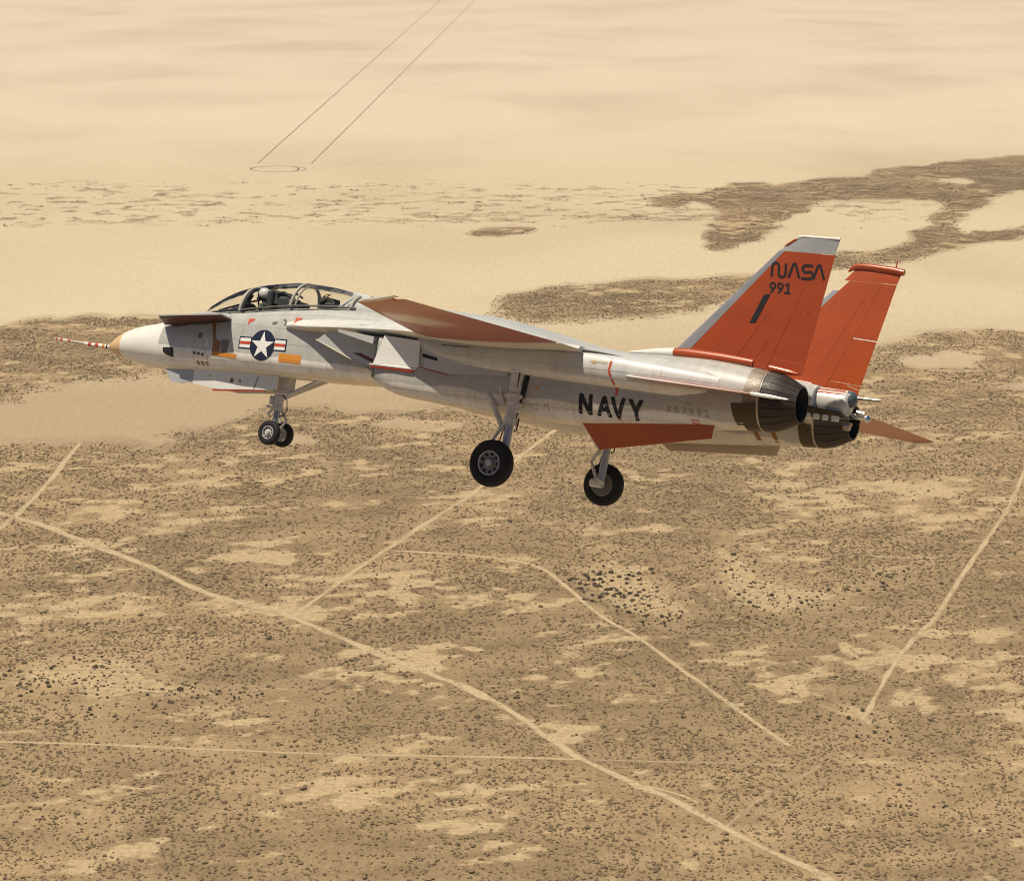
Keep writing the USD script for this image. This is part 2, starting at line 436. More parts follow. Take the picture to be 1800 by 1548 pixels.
def soft(g, X, Y, warp, s, seed, spread):
    """Cover from 0 to 1 with a ragged, slightly blurred edge."""
    out = 0
    for k, (a, b) in enumerate(((0, 0), (1, .3), (-.8, .7), (.2, -1), (-.5, -.6))[:TAPS]):
        out = out + inside(g, X + a * spread, Y + b * spread * 2, warp, s, seed)
    return out / TAPS

def cover(X, Y):
    """(scrub, pale, streak) covers of the desert floor at world points."""
    sc = np.maximum(soft(g_scrub, X, Y, 18, 45, 3, 7), soft(g_chan, X, Y, 12, 30, 4, 4.5))
    pn = soft(g_pans, X, Y, 8, 25, 5, 3)
    # thin straggling scrub along the far shore
    band = np.clip(1.15 - np.abs(Y - 2215 + 25 * (noise2(X, Y * 0, 300, 77) - .5)) / 165, 0, 1) * np.clip((620 - X) / 260, 0, 1)
    edge = np.exp(-((Y - 2105 - X * .06) / 26) ** 2) * np.clip((560 - X) / 200, 0, 1)
    strag = np.clip((noise2(X / 1.8, Y, 11, 21, 5) + .12 * edge + .09 * band - .635) / .14, 0, 1) * np.clip(band * 2, 0, 1)
    sc = np.clip(np.maximum(sc, strag * .5) * (1 - pn), 0, 1)
    dt = soft(g_dot, X, Y, 18, 40, 7, 9)
    zone = soft(g_streak, X, Y, 40, 70, 11, 22)
    xr, yr = X * .985 + Y * .17, Y * .985 - X * .17
    n = noise2(xr / 2.0, yr, 26, 30, 3) * .45 + noise2(xr / 1.8, yr, 6.5, 31, 4) * .55
    st = np.clip((n + .105 * zone + .05 * (noise2(X, Y, 160, 35, 3) - .5) * 2 - .505) / .17, 0, 1) * (1 - dt)
    return sc, dt, st

def build_ground():
    # a single sheet out to the horizon: close-set rows and columns where the desert is looked at, wide ones beyond
    py = np.linspace(1780, 0, 880)
    near = CAM_H / np.tan(DEP + np.arctan((py - 774) / FPX))
    rows = np.concatenate([[-40000, -20000, -9000, -4000, -1800, -700, -200, 100, 300, 450], near, np.geomspace(near[-1] * 1.06, 42000, 18)])
    rows = np.unique(rows)
    u = np.linspace(-.31, .31, 620)
    out = np.geomspace(.33, 8, 12)
    u = np.concatenate([-out[::-1], u, out])
    Y = np.repeat(rows[:, None], len(u), 1)
    X = u[None, :] * np.clip(Y, 640, 9000)
    n, k = X.shape
    i = np.arange(n * k).reshape(n, k)
    q = np.stack([i[:-1, :-1], i[:-1, 1:], i[1:, 1:], i[1:, :-1]], -1).reshape(-1, 4)
    v = np.column_stack([X.ravel(), Y.ravel(), np.zeros(X.size)])
    sc, dt, st = cover(X.ravel(), Y.ravel())
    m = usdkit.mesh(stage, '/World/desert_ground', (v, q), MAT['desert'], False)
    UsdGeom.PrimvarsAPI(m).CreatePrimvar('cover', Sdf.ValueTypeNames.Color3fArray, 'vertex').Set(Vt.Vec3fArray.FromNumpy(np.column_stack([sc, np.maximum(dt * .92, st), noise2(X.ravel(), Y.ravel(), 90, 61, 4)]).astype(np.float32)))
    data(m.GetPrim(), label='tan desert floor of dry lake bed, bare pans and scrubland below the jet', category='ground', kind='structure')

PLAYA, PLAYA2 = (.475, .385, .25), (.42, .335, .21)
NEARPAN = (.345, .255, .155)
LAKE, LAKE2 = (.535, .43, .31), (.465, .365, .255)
SOIL, SOIL2 = (.292, .204, .110), (.215, .147, .077)
BARE = (.43, .32, .182)
SCRUBC = (.20, .14, .085)
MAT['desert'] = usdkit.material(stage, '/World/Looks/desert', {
    'a': ('attribute', {'attribute': 'cover'}), 'ab': ('separate_color', {}),
    'g': ('geometry', {}), 'xyz': ('separate_xyz', {}),
    'mp': ('mapping', {'scale': (.0024, .0022, 1), 'rotation': (0, 0, .25)}),
    'n1': ('noise_texture', {'scale': 1.0, 'detail': 5.0, 'roughness': .52, 'distortion': .35}),
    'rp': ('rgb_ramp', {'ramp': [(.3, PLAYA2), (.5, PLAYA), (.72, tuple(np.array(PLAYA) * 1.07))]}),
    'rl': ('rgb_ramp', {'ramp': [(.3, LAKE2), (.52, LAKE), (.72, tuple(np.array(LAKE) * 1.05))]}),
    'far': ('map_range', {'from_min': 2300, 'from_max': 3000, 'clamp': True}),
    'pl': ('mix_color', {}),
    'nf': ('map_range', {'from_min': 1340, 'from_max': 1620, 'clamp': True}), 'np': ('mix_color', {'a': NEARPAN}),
    'mp2': ('mapping', {'scale': (.022, .05, 1)}),
    'n2': ('noise_texture', {'scale': 1.0, 'detail': 8.0, 'roughness': .62}),
    'rs': ('rgb_ramp', {'ramp': [(.34, SOIL2), (.55, SOIL), (.7, tuple(np.array(SOIL) * 1.15))]}),
    'dk': ('map_range', {'from_min': .35, 'from_max': .62, 'to_min': 1.08, 'to_max': .86, 'clamp': True}),
    'so': ('mix_color', {'blend_type': 'multiply', 'fac': 1.0}),
    # pale dotted patches
    'mp3': ('mapping', {'scale': (.17, .46, 1), 'rotation': (0, 0, .2)}), 'n3': ('noise_texture', {'scale': 1.0, 'detail': 8.0, 'roughness': .72}), 'st': ('math', {'math_type': 'multiply_add', 'value2': .62}),
    'dm': ('map_range', {'from_min': .91, 'from_max': 1.13, 'to_max': .95, 'clamp': True}),
    'so2': ('mix_color', {'b': tuple(np.array(BARE) * .98)}),
    # bush-sized mottling
    'n4': ('noise_texture', {'scale': .55, 'detail': 3.0, 'roughness': .7}),
    'mt': ('map_range', {'from_min': .36, 'from_max': .62, 'to_min': .80, 'to_max': 1.12, 'clamp': True}),
    'so3': ('mix_color', {'blend_type': 'multiply', 'fac': 1.0}),
    'fin': ('mix_color', {}),
    'mp5': ('mapping', {'scale': (.34, .05, 1)}), 'n5': ('noise_texture', {'scale': 1.0, 'detail': 4.0, 'roughness': .75}),
    'mt2': ('map_range', {'from_min': .3, 'from_max': .7, 'to_min': .91, 'to_max': 1.08}),
    'fin2': ('mix_color', {'blend_type': 'multiply', 'fac': 1.0}),
    'p': ('principled_bsdf', {'roughness': .95, 'specular_ior_level': .1})},
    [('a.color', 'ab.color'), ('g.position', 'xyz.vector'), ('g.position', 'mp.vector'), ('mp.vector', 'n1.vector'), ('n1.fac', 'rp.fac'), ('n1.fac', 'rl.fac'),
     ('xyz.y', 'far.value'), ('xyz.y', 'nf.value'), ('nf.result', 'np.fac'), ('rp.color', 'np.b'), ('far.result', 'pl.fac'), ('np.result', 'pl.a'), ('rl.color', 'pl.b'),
     ('g.position', 'mp2.vector'), ('mp2.vector', 'n2.vector'), ('n2.fac', 'rs.fac'),
     ('g.position', 'mp3.vector'), ('mp3.vector', 'n3.vector'), ('ab.b', 'dk.value'), ('rs.color', 'so.a'), ('dk.result', 'so.b'),
     ('ab.g', 'st.value1'), ('n3.fac', 'st.value3'), ('st.value', 'dm.value'), ('dm.result', 'so2.fac'), ('so.result', 'so2.a'),
     ('g.position', 'n4.vector'), ('n4.fac', 'mt.value'), ('so2.result', 'so3.a'), ('mt.result', 'so3.b'),
     ('ab.r', 'fin.fac'), ('pl.result', 'fin.a'), ('so3.result', 'fin.b'),
     ('g.position', 'mp5.vector'), ('mp5.vector', 'n5.vector'), ('n5.fac', 'mt2.value'), ('fin.result', 'fin2.a'), ('mt2.result', 'fin2.b'), ('fin2.result', 'p.base_color')], surface='p.BSDF')
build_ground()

# thin desert haze
MAT['haze'] = usdkit.material(stage, '/World/Looks/haze', {'v': ('principled_volume', {'color': (.99, .955, .91), 'density': HAZE, 'anisotropy': .0})}, [], volume='v.volume')
if HAZE > 0:
    hz = usdkit.mesh(stage, '/World/haze', trimesh.creation.box(bounds=[[-75000, -44000, -1], [75000, 46000, 400]]), MAT['haze'], False)
    data(hz.GetPrim(), label='thin pale dust haze hanging over the desert', category='haze', kind='stuff')

# dirt roads and tracks
def earth(name, col, scale=.3, base=(.24, .174, .102), lo=.40, hi=.58):
    """Worn earth: pale wheel-swept ground broken by darker soil."""
    c = np.array(col)
    MAT[name] = usdkit.material(stage, f'/World/Looks/{name}', {
        'g': ('geometry', {}), 'n': ('noise_texture', {'scale': scale, 'detail': 6.0, 'roughness': .68}),
        'n2': ('noise_texture', {'scale': scale * .12, 'detail': 3.0}), 'ad': ('math', {'math_type': 'multiply_add', 'value2': .5}),
        'r': ('rgb_ramp', {'ramp': [(lo + .18, tuple(base)), (hi + .18, tuple(c)), (.95, tuple(c * 1.08))]}),
        'p': ('principled_bsdf', {'roughness': .95, 'specular_ior_level': .1})},
        [('g.position', 'n.vector'), ('g.position', 'n2.vector'), ('n2.fac', 'ad.value1'), ('n.fac', 'ad.value3'), ('ad.value', 'r.fac'), ('r.color', 'p.base_color')], surface='p.BSDF')
earth('road_earth', (.415, .318, .188), .45, lo=.40, hi=.56)
earth('track_earth', (.36, .27, .16), .3, lo=.46, hi=.70)
earth('tar_line', (.19, .145, .105), .05, (.32, .25, .18), .36, .50)
earth('shore_earth', (.36, .28, .19), .03, (.45, .36, .25), .5, .7)

def spline(px, step=4.0):
    g = np.array([at(*p)[:2] for p in px])
    s = np.concatenate([[0], np.cumsum(np.linalg.norm(np.diff(g, axis=0), axis=1))])
    t = np.arange(0, s[-1], step)
    return np.column_stack([PchipInterpolator(s, g[:, 0])(t), PchipInterpolator(s, g[:, 1])(t)])

def strip(name, px, width, mat, z, label, cat, ragged=.5, step=4.0, seed=0, group=None, offset=0.0):
    c = spline(px, step)
    t = np.gradient(c, axis=0)
    t /= np.linalg.norm(t, axis=1, keepdims=True)
    nrm = np.column_stack([-t[:, 1], t[:, 0]])
    c = c + nrm * offset
    wob = lambda k: 1 + ragged * 2 * (meshkit.fbm(np.column_stack([np.arange(len(c)) * .31, np.full(len(c), k * 7.1), np.zeros(len(c))]), 3, seed) - .5) * 2
    L, Rr = c + nrm * (width / 2 * wob(1))[:, None], c - nrm * (width / 2 * wob(2))[:, None]
    v = np.vstack([np.column_stack([L, np.full(len(c), z)]), np.column_stack([Rr, np.full(len(c), z)])])
    n = len(c)
    i = np.arange(n - 1)
    q = np.stack([i + n, i + 1 + n, i + 1, i], -1)
    p = usdkit.mesh(stage, prim_name('/World', name), (v, q), MAT[mat], False).GetPrim()
    return data(p, label=label, category=cat, kind='structure', group=group), c

TRACKS = []
def road(*a, **k):
    p, c = strip(*a, **k)
    TRACKS.append((LineString(c), a[2]))
road('dirt_road', [(-300, 838), (-120, 870), (0, 903), (60, 918), (130, 945), (260, 995), (380, 1048), (515, 1085), (620, 1130), (690, 1160), (800, 1200), (880, 1240), (950, 1285), (1035, 1340), (1120, 1378), (1180, 1402), (1240, 1437), (1340, 1490), (1480, 1560), (1600, 1650)], 3.9, 'road_earth', .12,
     'widest pale dirt road running diagonally from left edge to bottom', 'road', seed=1)
road('dirt_road', [(143, 778), (120, 803), (90, 842), (55, 880), (20, 912), (-40, 962), (-150, 1060)], 2.9, 'road_earth', .08,
     'short straight dirt road crossing the wide one at the far left', 'road', seed=2)
road('dirt_road', [(515, 1082), (560, 1050), (620, 1005), (685, 962), (740, 925), (830, 868), (870, 838), (930, 790), (978, 754)], 2.6, 'road_earth', .08,
     'dirt road passing behind the left main wheel to the wide road', 'road', seed=3)
road('dirt_road', [(690, 968), (800, 974), (900, 985), (945, 996), (1000, 1035), (1060, 1085), (1130, 1125), (1200, 1178), (1260, 1220), (1340, 1278), (1392, 1314)], 2.0, 'road_earth', .07,
     'narrow dirt road running down past the patch of large dark bushes', 'road', seed=4)
road('dirt_road', [(1840, 770), (1815, 800), (1797, 838), (1765, 905), (1740, 940), (1710, 985), (1680, 1030), (1640, 1090), (1590, 1140), (1555, 1195), (1528, 1245), (1512, 1268)], 2.2, 'road_earth', .09,
     'dirt road winding down along the right edge', 'road', seed=5)
road('dirt_track', [(-200, 1300), (-30, 1303), (100, 1306), (300, 1314), (600, 1325), (900, 1331), (1035, 1335)], 1.5, 'road_earth', .06,
     'thin straight dirt track lying level across the lower left', 'track', seed=6)
road('dirt_track', [(1045, 1336), (1200, 1339), (1400, 1345)], 1.3, 'track_earth', .06, 'faint level track right of the wide road near the bottom', 'track', seed=17)
road('dirt_track', [(690, 1162), (600, 1180), (500, 1196), (440, 1206), (350, 1196), (200, 1178), (20, 1177), (-100, 1178)], 1.0, 'track_earth', .06,
     'faint curved track over the dotted bushes at left', 'track', seed=7)
road('dirt_track', [(1440, 1347), (1390, 1375), (1340, 1402), (1290, 1440), (1240, 1490)], 1.1, 'track_earth', .05,
     'faint track fading towards the bottom below the road junction', 'track', seed=8)
road('dirt_track', [(1765, 904), (1800, 900), (1900, 893)], 1.4, 'track_earth', .05, 'short side track leaving the right edge road', 'track', seed=9)
road('dirt_track', [(1540, 977), (1590, 980), (1645, 980)], 1.8, 'road_earth', .05, 'short bare track above the right dotted patch', 'track', seed=10)
road('dirt_track', [(1120, 1380), (1200, 1398), (1235, 1415)], 1.3, 'road_earth', .05, 'side track splitting from the wide road near the bottom', 'track', seed=11)
strip('runway_line', [(454, 286.5), (775, 0), (860, -75)], 1.7, 'tar_line', .1, 'left of two dark runway lines on the lake bed', 'runway line', ragged=.2, step=15, seed=12)
strip('runway_line', [(548, 287), (834, 0), (905, -75)], 1.7, 'tar_line', .1, 'right of two dark runway lines on the lake bed', 'runway line', ragged=.2, step=15, seed=13)
strip('shore_line', [(330, 287), (420, 286.3), (560, 287), (700, 286)], 2.5, 'shore_earth', .06, 'thin brown shoreline across the lake bed behind the oval', 'shoreline', ragged=.6, step=10, seed=14)
_t = np.linspace(0, 2 * np.pi, 41)
strip('lakebed_oval', [(489 + 48 * np.sign(np.cos(a)) * abs(np.cos(a)) ** .8, 297.2 + 5 * np.sin(a)) for a in _t], 2.4, 'tar_line', .09, 'dark oval drawn on the lake bed below the runway lines', 'ground marking', ragged=.35, step=3, seed=15)
strip('lakebed_arc', [(515, 293.2), (522, 294.5), (525, 297), (523, 299.5), (517, 301)], 2.4, 'tar_line', .09, 'short arc inside the right end of the oval', 'ground marking', ragged=.3, step=2, seed=16)

# bushes
def bush_mesh(seed, lobes=3, sub=1, leafy=False):
    r = np.random.default_rng(seed)
    out = []
    for k in range(lobes):
        s = trimesh.creation.icosphere(subdivisions=sub, radius=1)
        n = meshkit.noise(s.vertices * 2.7 + seed * 5 + k * 3.3)
        s.vertices *= (.45 + .95 * n + .18 * r.uniform(-1, 1, len(n)))[:, None]
        a = r.uniform(0, 6.28)
        d = r.uniform(.3, .6) if k else 0
        s.vertices *= np.array([.60, .60, .5]) * (r.uniform(.85, 1.05) if k == 0 else r.uniform(.4, .8))
        s.vertices += [d * np.cos(a), d * np.sin(a), .26 + .1 * r.uniform()]
        out.append(s)
    m = trimesh.util.concatenate(out)
    m.vertices[:, 2] = np.maximum(m.vertices[:, 2], -.02)
    return m
def leaf(name, lo, hi):
    MAT[name] = usdkit.material(stage, f'/World/Looks/{name}', {
        'o': ('object_info', {}), 'r': ('rgb_ramp', {'ramp': [(0, lo), (1, hi)]}),
        'p': ('principled_bsdf', {'roughness': .9, 'specular_ior_level': .15})},
        [('o.random', 'r.fac'), ('r.color', 'p.base_color')], surface='p.BSDF')
leaf('scrub_leaf', (.16, .113, .061), (.24, .17, .092))
leaf('dark_leaf', (.055, .040, .022), (.10, .072, .04))

def scatter():
    global TAPS
    TAPS = 3
    # even cover of the desert that is seen
    N = 700000
    Y = np.sqrt(rng.uniform(630 ** 2, 2560 ** 2, N))
    X = rng.uniform(-.30, .30, N) * Y
    sc, dt, st = cover(X, Y)
    clump = noise2(X, Y, 34, 51, 4)
    pr = sc * np.clip(.35 + 1.9 * (clump - .3), .08, 1.0) * np.where(dt > .4, .36, 1.0) * (1 - .9 * np.clip((st - .35) * 2.5, 0, 1))
    for ln, w in TRACKS:
        near = shapely.distance(ln, shapely.points(X, Y)) < w * .62 + .4
        pr = np.where(near, 0, pr)
    k = rng.uniform(0, 1, len(Y)) < pr
    X, Y, dt = X[k], Y[k], dt[k]
    size = rng.lognormal(math.log(.63), .36, len(X)) * np.where(dt > .4, rng.uniform(.7, 1.5, len(X)), 1.0) 
    idx = rng.integers(0, 3, len(X)) + np.where((dt > .4) & (rng.uniform(0, 1, len(X)) < .55), 3, 0)
    pi = UsdGeom.PointInstancer.Define(stage, '/World/desert_scrub')
    protos = []
    for q in range(6):
        mm = usdkit.mesh(stage, f'/World/desert_scrub/shrub_{q:03d}' if q else '/World/desert_scrub/shrub', bush_mesh(q + 1, 3, 1 if q < 3 else 2), MAT['scrub_leaf' if q < 3 else 'dark_leaf'], False)
        protos.append(mm.GetPath())
    pi.CreatePrototypesRel().SetTargets(protos)
    pi.CreatePositionsAttr(Vt.Vec3fArray.FromNumpy(np.column_stack([X, Y, np.zeros(len(X))]).astype(np.float32)))
    pi.CreateProtoIndicesAttr(Vt.IntArray.FromNumpy(idx.astype(np.int32)))
    pi.CreateScalesAttr(Vt.Vec3fArray.FromNumpy(np.column_stack([size, size, size * rng.uniform(.6, 1.0, len(X))]).astype(np.float32)))
    h = rng.uniform(0, np.pi, len(X))
    pi.CreateOrientationsAttr(Vt.QuathArray([Gf.Quath(float(np.cos(a)), 0, 0, float(np.sin(a))) for a in h]))
    data(pi.GetPrim(), label='low brown desert scrub covering the ground below the jet', category='scrub', kind='stuff')
    print('shrubs', len(X))
scatter()

DARK = [(383, 385), (475, 430), (672, 400), (255, 445), (300, 475), (60, 495), (12, 525), (490, 505), (315, 520), (545, 548), (795, 470), (683, 530), (170, 575), (260, 597), (412, 585), (910, 570), (1108, 520), (1108, 415), (1335, 408), (1300, 350), (955, 440), (915, 505), (600, 675), (655, 668), (750, 685), (805, 737), (875, 793), (965, 725), (1075, 762), (1180, 678), (235, 712), (190, 660), (375, 758), (372, 850), (600, 737), (710, 772), (490, 790), (765, 945), (945, 1035), (1000, 840), (1140, 585), (1260, 925), (545, 298), (1045, 920), (240, 825)]
bush0 = None
for k, (a, b) in enumerate(DARK):
    p = at(1000 + a / 9, 960 + b / 9 + 2)
    if k == 0:
        cls = usdkit.mesh(stage, '/World/dark_bush', bush_mesh(40, 6, 2), MAT['dark_leaf'], False)
        prim, xf = cls.GetPrim(), UsdGeom.Xformable(cls)
    else:
        x = UsdGeom.Mesh.Define(stage, f'/World/dark_bush_{k:03d}')
        x.GetPrim().GetReferences().AddInternalReference('/World/dark_bush')
        prim, xf = x.GetPrim(), UsdGeom.Xformable(x)
    xf.ClearXformOpOrder()
    s = rng.uniform(1.35, 1.9) * (1 if k < 40 else .8)
    xf.AddTransformOp().Set(Gf.Matrix4d().SetScale(Gf.Vec3d(s, s, s * .85)) * Gf.Matrix4d().SetRotate(Gf.Rotation(Gf.Vec3d(0, 0, 1), float(rng.uniform(0, 360)))) * Gf.Matrix4d().SetTranslate(Gf.Vec3d(*map(float, p))))
    data(prim, label='large dark bush standing on the pale patch right of the bottom middle', category='bush', group='large dark bushes on the pale patch')

# ================================================================== THE JET
jet_x = UsdGeom.Xform.Define(stage, '/World/fighter_jet')
_M = np.eye(4); _M[:3, :3] = ROT.T; _M[3, :3] = ORIGIN
jet_x.AddTransformOp().Set(Gf.Matrix4d(*map(float, _M.ravel())))
JET = data(jet_x.GetPrim(), label='white and orange twin-tailed navy fighter jet flying with its landing gear down', category='fighter jet')

def P(xs, ys):
    return PchipInterpolator(xs, ys)
FX = [0, .08, .27, .57, 1.08, 1.49, 2.1, 2.7, 3.3, 4.0, 4.7, 5.6, 6.5, 7.5, 8.5, 9.6]
f_zt = P(FX, [.015, .09, .255, .42, .595, .68, .87, 1.05, 1.12, 1.21, 1.32, 1.42, 1.48, 1.48, 1.40, 1.25])
f_zb = P(FX, [-.015, -.06, -.15, -.225, -.31, -.355, -.37, -.34, -.30, -.27, -.25, -.23, -.21, -.17, -.10, .15])
f_w = P(FX, [.015, .08, .20, .325, .46, .53, .605, .655, .69, .72, .74, .76, .77, .77, .74, .62])
f_zw = P(FX, [0, .015, .05, .09, .13, .15, .16, .16, .16, .16, .17, .18, .2, .22, .3, .5])
f_nu = P(FX, [2, 2, 2, 2, 2, 2.05, 2.2, 2.35, 2.5, 2.6, 2.7, 2.8, 2.8, 2.8, 2.8, 2.8])
f_nl = P(FX, [2, 2, 2, 2, 2.05, 2.1, 2.2, 2.35, 2.5, 2.6, 2.6, 2.7, 2.8, 3, 3, 3])
def fring(x, k=64, grow=0):
    return sring(x, 0, float(f_w(x)) + grow, float(f_zt(x)) + grow, float(f_zw(x)), float(f_zb(x)) - grow, float(f_nu(x)), float(f_nl(x)), k)
def fus(x0, x1, n):
    return loft([fring(x) for x in np.linspace(x0, x1, n)])

radome = part('radome', fus(.6, 1.95, 24), 'white_paint', JET, label='white rear part of the radome')
part('radome_tip', fus(0, .6, 16), 'radome_tan', radome, label='tan radome tip')
solid = m3.Manifold(m3.Mesh(vert_properties=np.asarray(fus(1.95, 9.6, 90).vertices, np.float32), tri_verts=np.asarray(fus(1.95, 9.6, 90).faces, np.uint32)))
# cockpit opening
tub = [[3.28, .30], [3.9, .40], [4.6, .47], [6.4, .47], [6.85, .40]]
tubp = [(x, y) for x, y in tub] + [(x, -y) for x, y in tub[::-1]]
tubm = trimesh.creation.extrude_polygon(Polygon(tubp), 3.0, engine='earcut')
tubm.vertices[:, 2] += .55
solid = solid - m3.Manifold(m3.Mesh(vert_properties=np.asarray(tubm.vertices, np.float32), tri_verts=np.asarray(tubm.faces, np.uint32)))
FUS_M = as_tm(solid)
fuselage = part('forward_fuselage', FUS_M, 'body_paint', JET)
# dark cockpit lining, consoles
lin = []
pp = [(x, y - .012) for x, y in tub] + [(x, -y + .012) for x, y in tub[::-1]]
ring = Polygon(pp)
wall = trimesh.creation.extrude_polygon(ring.difference(ring.buffer(-.012)), .5, engine='earcut'); wall.vertices[:, 2] += .56
flo = trimesh.creation.extrude_polygon(ring, .01, engine='earcut'); flo.vertices[:, 2] += .556
part('cockpit_lining', [wall, flo, bx(3.95, 5.1, .27, .44, .58, .98), bx(3.95, 5.1, -.44, -.27, .58, .98), bx(5.5, 6.4, .27, .44, .58, 1.05), bx(5.5, 6.4, -.44, -.27, .58, 1.05)], 'cockpit_dark', JET, False)
def cowl(x, zt, w):
    t = np.linspace(0, np.pi, 13)
    out = [np.column_stack([np.full(13, X), w * s * np.cos(t), .95 + (zt - .95) * s * np.sin(t)]) for X, s in ((x - .42, .75), (x - .1, .95), (x, 1.0))]
    return hull(np.vstack(out))
part('instrument_cowl', cowl(3.98, 1.36, .40), 'cockpit_dark', JET)
part('instrument_cowl', cowl(5.42, 1.46, .40), 'cockpit_dark', JET)
part('gunsight', [bx(3.78, 3.9, -.06, .06, 1.3, 1.44, .01), plate([(3.84, 1.44), (3.9, 1.44), (3.97, 1.56), (3.95, 1.56)], -.05, .05)], 'cockpit_dark', JET)

def seat(x, z):
    """Ejection seat with its headrest box; x is where the back rests."""
    s = part('ejection_seat', [bx(x, x + .16, -.23, .23, z - .5, z + .55, .03), bx(x - .45, x, -.23, .23, z - .5, z - .34, .03)], 'seat_dark', JET)
    part('headrest', bx(x - .05, x + .03, -.13, .13, z + .33, z + .56, .02), 'seat_tan', s)
    part('headbox', hull([(x + .02, -.16, z + .3), (x + .02, .16, z + .3), (x + .02, -.13, z + .60), (x + .02, .13, z + .60), (x + .30, -.15, z + .56), (x + .30, .15, z + .56), (x + .36, -.17, z + .25), (x + .36, .17, z + .25)]), 'seat_dark', s)
    part('firing_handle', [tube([(x - .02, -.06 * q, z + .58), (x + .06, -.05 * q, z + .645), (x + .14, 0, z + .655)], .012, 6) for q in (-1, 1)], 'marking_brown', s)
    return s
seat(4.52, 1.12)
seat(5.95, 1.07)
part('cockpit_gear', [bx(4.86, 5.18, -.30, .30, 1.2, 1.56, .06), bx(5.12, 5.38, -.33, .33, 1.2, 1.50, .05), tube([(4.75, -.2, 1.62), (4.95, -.18, 1.66), (5.2, -.2, 1.56), (5.4, -.22, 1.46)], .03, 8), tube([(4.9, .12, 1.6), (5.1, .1, 1.68), (5.25, .14, 1.6)], .025, 8), bx(4.9, 5.05, -.12, .1, 1.54, 1.66, .03)], 'seat_dark', JET)
part('cockpit_gear', [bx(6.15, 6.45, -.33, .33, 1.2, 1.52, .05), tube([(6.0, -.25, 1.5), (6.2, -.22, 1.62), (6.42, -.26, 1.5)], .025, 8)], 'seat_dark', JET)

# canopy
c_zt = P([2.72, 3.0, 3.3, 3.9, 4.6, 5.5, 6.2, 6.7, 7.15], [1.07, 1.25, 1.43, 1.68, 1.83, 1.92, 1.885, 1.81, 1.70])
c_zs = P([2.72, 3.2, 4.06, 4.7, 5.6, 6.5, 7.15], [1.00, 1.03, 1.15, 1.25, 1.355, 1.42, 1.44])
c_w = P([2.72, 3.0, 3.4, 4.0, 4.7, 5.6, 6.5, 7.15], [.05, .22, .37, .485, .535, .55, .51, .44])
def arch(x, k=25, w=0, z=0):
    t = np.linspace(0, np.pi, k)
    zs, zt = float(c_zs(x)), float(c_zt(x))
    return np.column_stack([np.full(k, x), (float(c_w(x)) + w) * np.sign(np.cos(t)) * np.abs(np.cos(t)) ** .85, zs - .02 + (zt - zs + .02 + z) * np.sin(t) ** .9])
def shell(x0, x1, n, k=25):
    A = np.array([arch(x, k) for x in np.linspace(x0, x1, n)])
    i = np.arange(n * k).reshape(n, k)
    q = np.stack([i[:-1, :-1], i[:-1, 1:], i[1:, 1:], i[1:, :-1]], -1).reshape(-1, 4)
    return (A.reshape(-1, 3), q)
part('windshield', shell(2.74, 3.98, 16), 'canopy_glass', JET, True)
canopy = part('canopy', shell(4.08, 7.1, 32), 'canopy_glass', JET, True)
def hoop(x, r, lean=0.0, scale=1.0, w=-.02, z=-.02):
    a = arch(x, 33, w, z)
    zb = a[:, 2].min()
    a[:, 0] += lean * (a[:, 2] - zb)
    a[:, 1] *= scale
    a[:, 2] = zb + (a[:, 2] - zb) * scale
    return tube(a, r, 8)
wf = part('windshield_frame', hoop(4.02, .040, .12), 'frame_pale', JET)
part('frame_lining', hoop(4.09, .045, .12, .955), 'cockpit_dark', wf)
ws = [[(2.76 + (4.0 - 2.76) * s, sg * float(c_w(2.76 + 1.24 * s)) * 1.0, float(c_zs(2.76 + 1.24 * s)) + .02) for s in np.linspace(0, 1, 9)] for sg in (-1, 1)]
part('windshield_sill', [tube(w, .028, 6) for w in ws], 'cockpit_dark', JET)
def wpost(s, sg):
    x = 2.95 + (3.98 - 2.95) * s
    a = arch(x, 41)
    k = 9 if sg > 0 else 31
    return a[k]
part('windshield_post', [tube([wpost(s, sg) for s in np.linspace(0, 1, 8)], .022, 6) for sg in (-1, 1)], 'cockpit_dark', JET)
part('canopy_hoop', hoop(5.42, .036, .16), 'frame_pale', canopy)
part('canopy_hoop', hoop(5.52, .022, .1, .9), 'frame_pale', canopy)
part('canopy_hoop', hoop(6.98, .04, .05), 'frame_pale', canopy)
cs = [[(x, sg * (float(c_w(x)) + .004), float(c_zs(x)) - .012) for x in np.linspace(4.06, 7.1, 20)] for sg in (-1, 1)]
part('canopy_sill', [tube(w, .022, 6) for w in cs], 'line_dark', canopy)
part('canopy_hinge', [hull([(6.72, -.10, 1.62), (6.72, .10, 1.62), (7.2, -.2, 1.70), (7.2, .2, 1.70), (6.75, -.10, 1.82), (6.75, .1, 1.82), (7.3, -.18, 1.75), (7.3, .18, 1.75)]), tube([(6.55, -.3, 1.42), (6.85, -.18, 1.70)], .035, 8), tube([(6.75, -.33, 1.43), (6.95, -.2, 1.70)], .03, 8)], 'hinge_white', canopy)
# mirrors and small fins on the sill
part('sill_probe', [tube([(3.86, -.55, 1.02), (3.8, -.60, 1.04), (3.66, -.62, 1.03)], .012, 6)], 'line_dark', JET)

